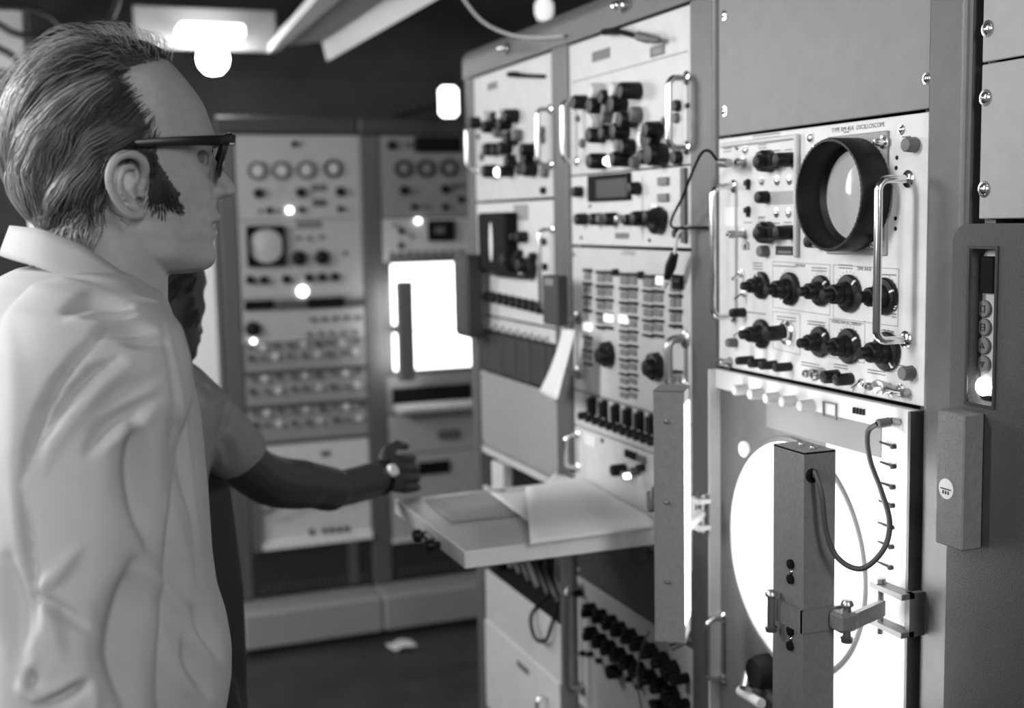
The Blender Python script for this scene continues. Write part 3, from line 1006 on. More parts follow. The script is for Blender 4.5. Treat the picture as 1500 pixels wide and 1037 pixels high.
# open bay with cables
za6 = zr(715, 834)
a6 = Inst('open_bay', 'dark open bay with hanging black cables under the far end of the shelf', 'instrument', 'A', za5-.002, za6+.002, None)
MB().box(-a6.w, a6.w, -a6.h, a6.h, -.30, -.296).obj('back_plate', DARK, a6.e)
for i in range(7):
    xx = -a6.w+.06+i*.058
    pts = [(xx, a6.h-.005, -.03-.01*(i % 3)), (xx+.015, a6.h*.3, -.02), (xx-.012, -a6.h*.3, -.03), (xx+.02, -a6.h+.012, -.04)]
    MB().tube(bez(pts, 8), .006+.0015*(i % 2), 8).obj('cable', mat('cable_black', .018, .45) if i % 3 else KGREY, a6.e)
pl = [(.13, -a6.h+.03, -.02), (.10, -a6.h-.02, .012), (.135, -a6.h-.06, .02), (.19, -a6.h-.05, .016), (.21, -a6.h, .006), (.19, -a6.h+.04, -.02)]
MB().tube(bez(pl, 8), .0042, 8).obj('cable', BLACKM, a6.e)
a7 = Inst('cover_panel', 'pale cover panel with a dark diamond-shaped tag, low in the far rack', 'panel', 'A', za6-.002, .42, mat('cover_grey', .46, .45, var=.05, scale=20))
sm = zr(715, 907)-a7.o.z
MB().box(-a7.w+.004, a7.w-.004, -a7.h+.004, sm, 0, .006, .002).obj('raised_cover', ENAMEL2, a7.e)
a7.box('tag_plate', (757, 966), (774, 990), .0012, KGREY, .0062)
a7.handle((806, 1020), (806, 1090), .03, .005)
it = Inst('blank_panel', 'grey blank panel at the foot of the far rack', 'panel', 'A', .417, .115, BLANK)

# ------------------------------------------------------------------ RACK D
zD = zr(1441, 93)
d1 = Inst('blank_panel', 'grey blank panel at top right with one chrome screw, above the padded case', 'panel', 'D', 1.982, zD, mat('blank_light', .27, .45, var=.05, scale=40))
d1.put('screw', m_screw(.0062), 1447, 42)
zD2 = zr(1445, 322)
d2 = Inst('blank_panel', 'grey blank panel with two chrome screws, directly above the padded case', 'panel', 'D', zD, zD2, mat('blank_light', .27))
d2.put('screw', m_screw(.0062), 1444, 143)
d2.put('screw', m_screw(.0062), 1442, 277)
d3 = Inst('blank_panel', 'dark panel behind the padded case, mostly hidden by it', 'panel', 'D', zD2-.004, .115, RACKD)

# dark padded case hung in front of rack D
XC = .95
tl = on_x(1396, 328, XC)
yl = float(tl[1]); yr = .60; zt = float(tl[2]); zb = .55
w0 = on_x(1421, 362, XC); w1 = on_x(1456, 597, XC)
wy0, wy1, wz1, wz0 = float(w0[1]), float(w1[1]), float(w0[2]), float(w1[2])
ce = empty('monitor_case', (XC, (yl+yr)/2, zb))
tag(ce, 'dark textured case with a recessed slot of round marked buttons, at the right edge', 'case')
inv = Matrix.Translation((-XC, -(yl+yr)/2, -zb))
def rr(y0, y1, z0, z1, c, n=5):
    out = []
    for (cy, cz, a0) in ((y1-c, z1-c, 0), (y0+c, z1-c, 90), (y0+c, z0+c, 180), (y1-c, z0+c, 270)):
        for k in range(n+1):
            a = math.radians(a0+90*k/n)
            out.append((cy+c*math.cos(a), cz+c*math.sin(a)))
    return out
# shell with rounded outline, front split round the slot
bm = bmesh.new()
outer = rr(yr, yl, zb, zt, .022, 6)
inner = rr(wy1, wy0, wz0, wz1, .010, 6)
vo = [bm.verts.new((XC, y, z)) for y, z in outer]
vi = [bm.verts.new((XC, y, z)) for y, z in inner]
eo = [bm.edges.new((vo[i], vo[(i+1) % len(vo)])) for i in range(len(vo))]
ei = [bm.edges.new((vi[i], vi[(i+1) % len(vi)])) for i in range(len(vi))]
bmesh.ops.triangle_fill(bm, use_beauty=True, edges=eo+ei)
o2v = [bm.verts.new((XC-.006, y+(.004 if y < (yr+yl)/2 else -.004), z+(.004 if z < (zb+zt)/2 else -.004))) for y, z in outer]
vb = [bm.verts.new((.9838, y, z)) for y, z in outer]
vib = [bm.verts.new((XC+.010, y+(.003 if y < (wy0+wy1)/2 else -.003), z+(.003 if z < (wz0+wz1)/2 else -.003))) for y, z in inner]
vic = [bm.verts.new((XC+.030, v.co.y, v.co.z)) for v in vib]
n = len(outer)
for a_, b_, nn in ((vo, vb, n), (vi, vib, len(vi)), (vib, vic, len(vi))):
    for i in range(nn):
        bm.faces.new((a_[i], a_[(i+1) % nn], b_[(i+1) % nn], b_[i]))
for v in o2v: bm.verts.remove(v)
bmesh.ops.recalc_face_normals(bm, faces=bm.faces)
me = bpy.data.meshes.new('shell'); bm.to_mesh(me); bm.free()
me.materials.append(VINYL)
cs = [link('shell', me, ce)]
cs.append(MB().box(XC+.016, XC+.020, wy1-.03, wy0-.002, wz0+.003, wz1-.003).obj('button_plate', mat('plate_grey', .42, .5), ce))
cs.append(MB().frame(-wy0-.002, -wy1+.002, wz0-.002, wz1+.002, .0035, 0, .002).obj('slot_rim', mat('rim_dark', .04, .3), ce))
fr = cs[-1]
for v in fr.data.vertices: v.co = Vector((XC-v.co.z, -v.co.x, v.co.y))
bxs = XC+.016
def pt(px, py): return on_x(px, py, bxs)
p = pt(1449, 402)
cs.append(MB().box(bxs-.006, bxs, p[1]-.012, p[1]+.007, p[2]-.020, p[2]+.020, .001).obj('rocker_switch', BLACKM, ce))
for (px, py) in ((1444, 452), (1444, 479), (1443, 506), (1443, 533)):
    p = pt(px, py)
    q = MB().lathe([(.0095, 0), (.0095, .003), (.0085, .004), (0, .0042)], 20, axis='x').mesh('button', mat('button_grey', .16, .5))
    o = link('button', q, ce, (bxs, p[1], p[2])); o.scale.x = -1
    cs.append(o)
    # the mark on the button: two letters, two arrows
    if py in (452, 479):
        mk = MB().frame(-.0035, .0035, -.004, .004, .0012, 0, .0005)
        if py == 479: mk.box(-.0035, .0035, -.0006, .0006, 0, .0005)
    else:
        s_ = 1 if py == 506 else -1
        mk = MB().prism([(-.004, -.003*s_), (.004, -.003*s_), (0, .004*s_)], 0, .0005)
    mm = mk.mesh('button_mark', INK)
    for v in mm.vertices: v.co = Vector((v.co.z, v.co.x, v.co.y))
    link('button_mark', mm, o, (.0042, 0, 0))
p = pt(1443, 566)
q = MB().lathe([(.0105, 0), (.0105, .004), (.008, .007), (0, .008)], 20, axis='x').mesh('lit_button', LAMP)
o = link('lit_button', q, ce, (bxs, p[1], p[2])); o.scale.x = -1
cs.append(o)
p = pt(1443, 584)
cs.append(MB().box(bxs-.002, bxs, p[1]-.010, p[1]+.008, p[2]-.004, p[2]+.004).obj('label_strip', BLACKM, ce))
for c in cs: c.matrix_parent_inverse = inv

# grey hinge block on its left edge
q0 = on_x(1373, 600, .922); q1 = on_x(1409, 808, .922)
he = empty('hinge_cover', (.94, q0[1], (q0[2]+q1[2])/2))
tag(he, 'grey oblong block with a round white sticker on the left edge of the dark case', 'cover')
inv = Matrix.Translation((-.94, -q0[1], -(q0[2]+q1[2])/2))
yA, yB = float(q0[1]), float(q0[1])-.043
a = MB().box(.922, XC-.0005, yB, yA, q1[2], q0[2], .0015).obj('block', HAMMER, he)
st = on_x(1386, 716, .922)
b = MB().lathe([(.0115, 0), (.0115, .0005), (0, .0006)], 28, axis='x').obj('sticker', WHITE, he)
b.data.vertices.foreach_set('co', [c for v in b.data.vertices for c in (-v.co.x+.922, v.co.y+st[1], v.co.z+st[2])])
c = MB().box(.921, .9216, st[1]-.0085, st[1]+.0085, st[2]-.0008, st[2]+.0005).box(.921, .9216, st[1]-.005, st[1]-.003, st[2]-.006, st[2]-.002).box(.921, .9216, st[1]-.001, st[1]+.001, st[2]-.006, st[2]-.002).box(.921, .9216, st[1]+.003, st[1]+.005, st[2]-.006, st[2]-.002).obj('sticker_print', INK, he)
for o in (a, b, c): o.matrix_parent_inverse = inv
# ------------------------------------------------------------------ back row of racks (faces the camera)
def back_post(x0, x1, parent):
    return MB().box(x0, x1, YB-.006, YB+.09, .17, 1.985, .006).obj('post', mat('back_post', .10, .45), parent)


for k, lb in (('P', 'grey equipment rack at the back with four round meters and rows of small dials'), ('Q', 'grey equipment rack at the back holding the glaring white display')):
    x0, x1 = BACK[k]
    e = empty('equipment_rack', ((x0+x1)/2, YB, 0))
    tag(e, lb, 'equipment rack', 'equipment racks along the back')
    inv = Matrix.Translation((-(x0+x1)/2, -YB, 0))
    ps = [back_post(x0-.070 if k == 'P' else x0-.0835, x0, e)]
    if k == 'Q': ps.append(back_post(x1, x1+.08, e))
    xa, xb = x0-(.0700 if k == 'P' else .0838), x1+(.0795 if k == 'Q' else 0)
    ps.append(MB().box(xa, xb, YB-.004, YB+.5, 1.9855, 2.056, .01).obj('top_cover', mat('back_top', .045, .5), e))
    ps.append(MB().box(xa, xb, YB-.16, YB+.5, 0.015, .165, .012).obj('plinth', mat('plinth_grey', .30, .5), e))
    ps.append(MB().box(xa+.002, xb-.002, YB+.48, YB+.5, .166, 1.985).obj('rear_panel', RACKD, e))
    if k == 'P': ps.append(MB().box(xa+.002, xa+.02, YB+.095, YB+.478, .166, 1.985).obj('side_panel', RACKD, e))
    for p in ps: p.matrix_parent_inverse = inv
MB_ = mat('back_panel', .40, .5, var=.05, scale=20)
MB2 = mat('back_panel_dull', .25, .5, var=.06, scale=20)


def m_meter(r=.034, dark=0):
    def f():
        return MB().lathe([(r, 0), (r, .010), (r*.93, .014), (r*.66, .014), (r*.62, .009)], 24).mesh('meter_rim', mat('meter_rim%d' % dark, .10 if not dark else .02, .4))
    return cached(('mr', r, dark), f)


def m_face(r=.034, g=.5):
    return cached(('mf', r, g), lambda: MB().lathe([(r*.64, .0092), (r*.3, .0100), (0, .0104)], 20).mesh('meter_face', mat('meter_face%.2f' % g, g, .3)))


def dots(it, pts, r, h, m=BLACK):
    for p in pts:
        it.put('knob', m_knob(r, h, m, True, 14), p[0], p[1], 0)


z = [1.984, 1.659, 1.359, 1.185, 1.063, .928, .784, .365, .184]
t1 = Inst('meter_panel', 'back panel with a row of four round ringed meters over small black knobs', 'instrument', 'P', z[0], z[1], MB_)
for i, p in enumerate(((376, 250), (411, 250), (447, 249), (487, 247))):
    k = t1.put('meter', m_meter(.036, 1 if i == 3 else 0), *p)
    link('meter_face', m_face(.036, .55), k)
dots(t1, ((378, 283), (440, 282), (498, 281)), .020, .02)
dots(t1, ((394, 308), (441, 307), (498, 306), (431, 211)), .013, .016)
dots(t1, ((380, 309), (410, 309)), .008, .01, KGREY)
t1.box('label_plate', (456, 270), (479, 280), .002, KGREY)
t1.box('label_plate', (458, 292), (477, 302), .006, RACKD)
t1.box('label_plate', (402, 272), (415, 284), .001, mat('label_grey', .36))
t1.put('indicator_lamp', m_round([(.012, 0), (.012, .01), (0, .015)], LAMP, 'indicator_lamp', 14), 424, 308)
t2 = Inst('oscilloscope', 'back-row oscilloscope with a round screen in a square black bezel', 'oscilloscope', 'P', z[1], z[2], MB_)
x0, y0 = t2.at(360, 331); x1, y1 = t2.at(418, 389)
MB().frame(x0, x1, y1, y0, .012, 0, .02).obj('bezel', BLACKM, t2.e)
nn = 40
cx, cy, hw, hh = (x0+x1)/2, (y0+y1)/2, (x1-x0)/2, (y0-y1)/2
v, f = [], []
for k in range(nn):
    a = 2*math.pi*k/nn
    c_, s_ = math.cos(a), math.sin(a)
    q = 1/max(abs(c_), abs(s_))
    v += [(cx+c_*q*(hw-.012), cy+s_*q*(hh-.012), .012), (cx+c_*.066, cy+s_*.066, .012)]
for k in range(nn):
    k2 = (k+1) % nn
    f.append((2*k, 2*k2, 2*k2+1, 2*k+1))
MB().add(v, f).obj('screen_mask', BLACKM, t2.e)
MB().lathe([(.068, .006), (.04, .010), (0, .012)], 36, o=(cx, cy, 0)).obj('screen', mat('screen_grey', .46, .3), t2.e)
dots(t2, ((437, 378), (471, 377)), .031, .022)
dots(t2, ((366, 410), (386, 410), (419, 409), (452, 407), (471, 406), (490, 405)), .018, .02)
dots(t2, ((505, 371), (436, 349), (452, 349), (470, 347)), .009, .01, KGREY)
t2.box('label_plate', (434, 324), (472, 334), .001, INKG)
t2.put('indicator_lamp', m_round([(.020, 0), (.020, .01), (0, .018)], LAMP, 'indicator_lamp', 16), 443, 428)
t3 = Inst('dial_panel', 'back panel with a long black strip and one large black knob at left', 'instrument', 'P', z[2], z[3], MB_)
t3.box('black_strip', (358, 441), (402, 453), .012, BLACKM, 0, .002)
t3.box('black_strip', (404, 440), (450, 452), .012, RACKD, 0, .002)
t3.box('black_strip', (451, 437), (505, 450), .012, BLACKM, 0, .002)
t3.box('black_strip', (506, 437), (533, 449), .012, RACKD, 0, .002)
dots(t3, ((370, 482),), .032, .02)
for i in range(5):
    for j in range(2):
        t3.put('knob', m_knob(.011, .014, KGREY, True, 12), 457+i*17-(j*5), 468+j*22-i*.8)
t3.put('indicator_lamp', m_round([(.009, 0), (.009, .01), (0, .014)], LAMP, 'indicator_lamp', 14), 372, 517)
names = ('topmost', 'middle', 'lowest')
for q in range(3):
    t4 = Inst('trimmer_panel', 'back panel of two rows of small grey dials, %s of the three alike' % names[q], 'instrument', 'P', z[3+q]-.002, z[4+q], MB2, 'dial panels of the back rack')
    yb = (505, 553, 602)[q]
    for i in range(9):
        for j in range(2):
            px = 366+i*19.5+rnd.uniform(-2, 2)+(q*3); py = yb+j*20-i*1.2+rnd.uniform(-1, 1)
            t4.put('knob', m_knob(.013 if (i+j) % 2 else .010, .016, (KGREY, RACKD, ENAMEL)[(i*2+j) % 3], True, 12), px, py)
    MB().box(-t4.w, t4.w, -t4.h, -t4.h+.012, 0, .008).obj('lower_lip', RACKD, t4.e)
t7 = Inst('lower_panel', 'pale back panel with a drooping dark cable and small black knobs, behind the outstretched arm', 'instrument', 'P', z[6]-.002, z[7], ENAMEL)
dots(t7, ((456, 779), (475, 777), (486, 776), (497, 775), (508, 774)), .011, .012)
pts = [t7.at(372, 752)+(.015,), t7.at(396, 742)+(.03,), t7.at(430, 728)+(.03,), t7.at(480, 722)+(.03,), t7.at(536, 720)+(.015,)]
MB().tube(bez(pts, 8), .008, 8).obj('cable', KGREY, t7.e)
t7.box('label_plate', (436, 734), (460, 741), .004, KGREY)
t7.box('label_plate', (470, 661), (484, 668), .004, KGREY)
MB().box(-t7.w, -t7.w+.03, -t7.h, t7.h, 0, .03).obj('side_flange', KGREY, t7.e)
MB().box(-t7.w, t7.w, -t7.h, -t7.h+.03, 0, .02).obj('lower_lip', WHITE, t7.e)
t8 = Inst('vent_grille', 'dark ventilation grille at the foot of the back rack with four meters', 'panel', 'P', z[7]-.002, z[8]-.01, GRILLE)
for i in range(22):
    xx = -t8.w+.03+i*(2*t8.w-.06)/21
    MB().box(xx-.003, xx+.003, -t8.h+.01, -t8.h+.05, 0, .008).obj('slat', RACKD, t8.e)
MB().box(t8.w-.10, t8.w-.06, -t8.h+.01, t8.h, 0, .012).obj('bar', RACK, t8.e)

u1 = Inst('meter_panel', 'dull back panel with three dark round meters beside a black box', 'instrument', 'Q', z[0], 1.659, MB2)
u1.box('black_box', (609, 200), (676, 222), .03, BLACKM, 0, .003)
dots(u1, ((573, 213),), .020, .02)
dots(u1, ((596, 212),), .014, .014, KGREY)
for p in ((590, 247), (623, 247), (657, 246)):
    k = u1.put('meter', m_meter(.036, 1), *p)
    link('meter_face', m_face(.036, .22), k)
dots(u1, ((591, 279), (651, 277)), .019, .02)
dots(u1, ((606, 303), (651, 303), (674, 292)), .014, .016)
dots(u1, ((622, 303),), .010, .012, KGREY)
u1.box('label_plate', (662, 267), (682, 276), .002, KGREY)
u2 = Inst('control_panel', 'bright lit back panel with a small dark screen above the glaring white display', 'instrument', 'Q', 1.657, 1.482, ENAMEL2)
u2.box('small_screen', (628, 323), (666, 352), .02, BLACKM, 0, .002)
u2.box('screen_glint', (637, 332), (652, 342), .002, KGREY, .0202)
dots(u2, ((587, 338), (587, 360)), .013, .016)
dots(u2, ((577, 330), (601, 347)), .008, .012, KGREY)
u2.box('label_row', (570, 376), (684, 380), .010, KGREY)
for i in range(9):
    u2.put('slider', m_knob(.008, .012, KGREY), 574+i*12.5, 372-i*.4)
u2.put('indicator_lamp', m_round([(.011, 0), (.011, .01), (0, .015)], LAMP, 'indicator_lamp', 14), 612, 322)
u3 = Inst('display_unit', 'glaring white plotting display in the back row, with a grey lamp box before it', 'display', 'Q', 1.480, 1.022, RACKD)
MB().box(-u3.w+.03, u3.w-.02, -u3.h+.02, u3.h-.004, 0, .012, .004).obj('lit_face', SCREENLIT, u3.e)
for (py) in (424, 485):
    x0, y0 = u3.at(572, py); x1, y1 = u3.at(690, py-2)
    MB().box(-u3.w+.03, u3.w-.02, y0-.002, y0+.001, .012, .0125).obj('face_seam', mat('label_grey', .36), u3.e)
bx = empty('lamp_box', (0, 0, 0))
p = on_y(594, 485, 4.60)
p0 = on_y(594, 411, 4.60); p1 = on_y(594, 557, 4.60)
bx.location = (p[0], 4.60, p[2])
tag(bx, 'slim grey lamp box standing before the glaring white display in the back row', 'lamp')
hh = (p0[2]-p1[2])/2
MB().box(-.030, .030, -.025, .025, -hh, hh, .003).obj('housing', mat('box_grey', .16, .45), bx)
MB().box(-.027, .027, .0251, .027, -hh+.02, hh-.02).obj('diffuser', TUBE, bx)
MB().box(-.02, .02, .027, .125, -.015, .015).obj('arm', KGREY, bx)
u4 = Inst('strip_panel', 'black strip panel with a pale ledge under the glaring white display', 'panel', 'Q', 1.020, .862, MB2)
u4.box('black_strip', (576, 570), (690, 585), .02, BLACKM, 0, .003)
MB().box(-u4.w+.02, u4.w-.01, -u4.h+.008, -u4.h+.045, 0, .09, .012).obj('ledge', ENAMEL2, u4.e)
u5 = Inst('drawer_unit', 'pale drawer unit with a small dark pull in the back row', 'drawer', 'Q', .860, .697, MB_)
u5.box('pull', (642, 632), (672, 641), .02, KGREY, 0, .004)
u6 = Inst('slot_panel', 'pale back panel with an oblong black slot, beside the reaching hand', 'instrument', 'Q', .695, .33, MB_)
u6.box('slot', (612, 678), (660, 692), .008, BLACKM, 0, .004)
MB().box(-u6.w, u6.w, -u6.h, -u6.h+.02, 0, .01).obj('lower_lip', ENAMEL, u6.e)
u7 = Inst('vent_grille', 'dark ventilation grille at the foot of the back rack, under the near shelf', 'panel', 'Q', .328, .174, GRILLE)
for i in range(22):
    xx = -u7.w+.03+i*(2*u7.w-.06)/21
    MB().box(xx-.003, xx+.003, -u7.h+.01, -u7.h+.05, 0, .008).obj('slat', RACKD, u7.e)

# pale lit cabinet side left of the back racks
e = empty('cabinet', (.285, 4.95, 0)); tag(e, 'pale cabinet mostly hidden behind the man, left of the back racks', 'cabinet')
MB().box(-.32, .345, -.19, .30, 0.0, 1.75, .01).obj('body', mat('cabinet_pale', .86, .5), e)
MB().box(.0, .33, -.20, -.1905, .1, 1.68, .003).obj('door', mat('cabinet_pale', .86), e)
MB().box(.02, .04, -.23, -.2005, .9, 1.05, .004).obj('handle', STEEL, e)

# ------------------------------------------------------------------ things above
# bare bulb before a white reflector plate, far back
c = on_y(303, 44, 4.9)
e = empty('wall_lamp', c); tag(e, 'bare glowing bulb on a wide white reflector plate above the back racks', 'lamp')
MB().box(-.27, .27, .0, .03, -.075, .085, .006).obj('reflector_plate', mat('reflector', .42, .6), e)
q = on_y(312, 85, 4.75)-c
MB().lathe([(.0, -.062), (.03, -.055), (.052, -.03), (.058, 0), (.050, .03), (.03, .06), (.022, .085), (.022, .12)], 24, o=(float(q[0]), float(q[1]), float(q[2]))).obj('bulb', mat('bulb_glow', .9, .4, emit=22), e)
MB().box(q[0]-.12, q[0]+.12, q[1]-.03, q[1]+.12, q[2]+.075, q[2]+.125, .01).obj('tube_holder', mat('tube_glow', .9, .4, emit=3), e)
MB().tube([(0, .031, .0), (0, .66, 0)], .012, 8).obj('bracket', RACKD, e)

# ceiling fitting: pale rail, grey underside, white side reflector; runs along the aisle
ZF = 2.26
def P2(px, py, z=ZF): return Vector(on_z(px, py, z))
e = empty('ceiling_light', P2(440, 78)); tag(e, 'long white ceiling light fitting slanting in from the top edge, unlit', 'ceiling light')
inv = Matrix.Translation(-P2(440, 78))
def slab(name, a, b, c, d, t, m):
    """a-b far edge, d-c near edge on the plane, thickness t upwards"""
    n_ = Vector((0, 0, t))
    v = [a, b, c, d, a+n_, b+n_, c+n_, d+n_]
    o = MB().add(v, [(0, 1, 2, 3), (4, 5, 6, 7), (0, 1, 5, 4), (1, 2, 6, 5), (2, 3, 7, 6), (3, 0, 4, 7)]).obj(name, m, e)
    o.matrix_parent_inverse = inv
    return o
def ext(a, b, k=1.9): return a+(b-a)*k
a0, a1 = P2(393, 78), P2(463, 0); b0, b1 = P2(409, 74), P2(497, 0)
slab('rail', a0, b0, ext(b0, b1), ext(a0, a1), .03, mat('rail_pale', .62, .5))
c0, c1 = P2(470, 66), P2(566, 0)
up = Vector((0, 0, .012))
slab('underside', b0+up, c0+up, ext(c0, c1)+up, ext(b0, b1)+up, .06, mat('underside_grey', .30, .6))
d0, d1 = P2(479, 90, ZF-.03), P2(638, 0, ZF-.03)
slab('reflector', c0+Vector((0, 0, .03)), d0, ext(d0, d1), ext(c0, c1)+Vector((0, 0, .03)), .012, WHITE)

# small lit lamp left of the far rack
p = on_y(657, 149, 4.2)
e = empty('sign_lamp', p); tag(e, 'small glowing square lamp hanging left of the far rack top', 'lamp')
MB().box(-.035, .035, -.02, .02, -.055, .055, .014).obj('glowing_face', mat('sign_glow', .9, .4, emit=3), e)
MB().tube([(0, .02, .0), (0, 1.39, 0)], .010, 6).obj('rod', BLACKM, e)
# pale lamp behind the rack top
p = on_x(797, 20, 1.55)
e = empty('lamp_globe', p); tag(e, 'small pale lamp showing just above the rack tops', 'lamp')
MB().lathe([(0, -.024), (.02, -.02), (.03, 0), (.03, .03), (.016, .05), (.016, .09)], 18).obj('globe', mat('globe_glow', .9, .4, emit=.5), e)
MB().tube([(0, 0, .08), (0, 0, 2.799-p[2])], .006, 6).obj('rod', RACKD, e)
MB().lathe([(.05, .055), (.02, .09), (.018, .10)], 16).obj('cap', RACKD, e)

# cable slung from the ceiling onto the rack tops
pl = [on_x(640, -60, .90), on_x(680, 0, .955), on_x(708, 32, .975), on_x(745, 50, .97), on_x(785, 55, .972), on_x(826, 53, .976)]
o = MB().tube(bez(pl, 8), .0035, 8).obj('cable', mat('cable_pale', .38, .5)); tag(o, 'pale cable sagging across the tops of the far racks', 'cable')

# pale notice boards and cables, top left
for i, (a, b, lb) in enumerate(((( -60, 10), (38, 100), 'pale board behind dark cables at top left'),)):
    p0 = on_y(*a, 4.6); p1 = on_y(*b, 4.6)
    e = empty('notice_board', ((p0[0]+p1[0])/2, 4.6, (p0[2]+p1[2])/2)); tag(e, lb, 'board')
    w, h = abs(p1[0]-p0[0])/2, abs(p0[2]-p1[2])/2
    MB().box(-w, w, 0, .02, -h, h, .004).obj('sheet', mat('board_pale', .40, .6, var=.1, scale=6), e)
    MB().box(-w-.02, w+.02, .0201, .04, -h-.02, h+.02, .004).obj('backing', RACKD, e)
    MB().box(-.02, .02, .0401, .96, -.02, .02).obj('bracket', RACKD, e)
for i, pts in enumerate((((-120, 20), (0, 10), (60, 18), (90, 40), (108, 70), (112, 130)), ((-120, 20), (-20, 30), (20, 48), (60, 56), (110, 60), (160, 30), (190, -60)), ((-100, 40), (-30, 62), (5, 74), (25, 92), (32, 140)))):
    pl = [on_y(a, b, 4.3-.1*i) for a, b in pts]
    o = MB().tube(bez(pl, 8), .011, 8).obj('cable', mat('cable_black', .012, .5))
    tag(o, ('thick dark cable arching across the top left corner, uppermost of three', 'thick dark cable sagging straight across behind the hair at top left', 'thick dark cable bending down in the top left corner, lowest of three')[i], 'cable', 'dark cables at top left')

# dark box hung on the end post of the far rack
q0, q1 = on_x(670, 372, .940), on_x(692, 495, .940)
e = empty('junction_box', (.95, (q0[1]+q1[1])/2, q1[2])); tag(e, 'dark oblong box hung on the end post of the far rack', 'box')
w = abs(q0[1]-q1[1])/2; h = q0[2]-q1[2]
MB().box(-.02, .0190, -w, w, 0, h, .004).box(.0191, .0335, w-.012, w, h-.05, h-.02).obj('housing', mat('box_dark', .028, .5), e)
MB().box(-.022, -.0201, -w+.006, w-.006, .01, h-.01, .001).obj('lid', mat('box_dark2', .035, .5), e)

# dark folder clipped to the post between the far racks, and white paper below
q0, q1 = on_x(802, 402, .935), on_x(825, 478, .935)
e = empty('clipboard', (.935, (q0[1]+q1[1])/2, q1[2])); tag(e, 'dark folder hanging on the post beside the small oscilloscope', 'folder')
w = abs(q0[1]-q1[1])/2; h = q0[2]-q1[2]
MB().box(-.012, .012, -w, w, 0, h, .003).obj('cover', mat('folder_dark', .03, .5), e)
MB().box(-.014, -.0121, -w*.5, w*.5, h-.02, h-.005, .001).obj('clip', STEEL, e)
P = [(824, 482), (842, 484), (829, 585), (791, 573)]
pw = [Vector(on_x(a, b, x_)) for (a, b), x_ in zip(P, (.940, .935, .918, .930))]
n_, v, f = 10, [], []
for i in range(n_+1):
    t = i/n_
    for j in range(7):
        s_ = j/6
        p = (pw[0]*(1-s_)+pw[1]*s_)*(1-t)+(pw[3]*(1-s_)+pw[2]*s_)*t
        p.x += .008*math.sin(s_*3.1+t*2)-.01*t*t
        v.append(p)
for i in range(n_):
    for j in range(6): f.append((i*7+j, i*7+j+1, i*7+8+j, i*7+7+j))
o = MB().add(v, f, True).obj('paper_sheet', PAPER)
md = o.modifiers.new('t', 'SOLIDIFY'); md.thickness = .0006
tag(o, 'white paper hanging from a handle between the far racks', 'paper')

# probe lead looping between the racks
pl = [on_x(1052, 238, .968), on_x(1040, 222, .945), on_x(1028, 224, .94), on_x(1015, 250, .945), on_x(1000, 288, .95), on_x(985, 318, .955), on_x(984, 332, .96), on_x(1000, 334, .965), on_x(1036, 333, .978)]
e = empty('probe_lead', pl[0]); tag(e, 'thin black lead looping from the oscilloscope input across the post', 'cable'); inv = Matrix.Translation(-Vector(pl[0]))
ps = [MB().tube(bez(pl, 8), .0022, 8).obj('lead', BLACKM, e)]
c1 = on_x(1068, 239, .955)
ps.append(MB().tube([pl[0], Vector(pl[0])*.6+Vector(c1)*.4, c1], [.005, .0075, .0065], 10).obj('plug', STEEL, e))
for p in ps: p.matrix_parent_inverse = inv
# test clip hanging on the push-button panel
p0, p1, p2 = on_x(993, 344, .966), on_x(988, 372, .962), on_x(977, 408, .96)
e = empty('test_clip', p1); tag(e, 'black-handled test clip with a white tip over the push buttons', 'clip'); inv = Matrix.Translation(-Vector(p1))
ps = [MB().tube([p1, Vector(p1)*.5+Vector(p2)*.5, p2], [.007, .0095, .006], 10).obj('grip', BLACK, e), MB().tube([p2, on_x(973, 421, .965)], [.007, .004], 10).obj('tip', WHITE, e),
      MB().tube(bez([p1, p0, on_x(1002, 335, .97), on_x(1012, 330, .98)], 6), .0028, 8).obj('lead', ENAMEL2, e)]
for p in ps: p.matrix_parent_inverse = inv
# plug on a short cable on the analyser panel
e = empty('adapter_plug', on_x(945, 55, .975)); tag(e, 'plug on a short dark cable hanging across the top light panel', 'plug'); inv = Matrix.Translation(-Vector(on_x(945, 55, .975)))
ps = [MB().tube(bez([on_x(884, 47, .978), on_x(905, 46, .973), on_x(925, 51, .972), on_x(937, 54, .972)], 6), [.006]*7+[.0045]*12, 8).obj('cable', BLACKM, e),
      MB().tube([on_x(935, 53, .972), on_x(948, 56, .972), on_x(952, 57, .972), on_x(966, 59, .974)], [.008, .0085, .006, .0045], 12).obj('plug', KGREY, e)]
for p in ps: p.matrix_parent_inverse = inv
# thin wire hanging over the black plugs
pl = [on_x(951, 925, .95), on_x(940, 950, .945), on_x(933, 985, .945), on_x(936, 1015, .945), on_x(942, 1050, .95), on_x(950, 1085, .97)]
o = MB().tube(bez(pl, 8), .0018, 6).obj('cable', KGREY); tag(o, 'thin grey wire hanging over the rows of black plugs', 'cable')

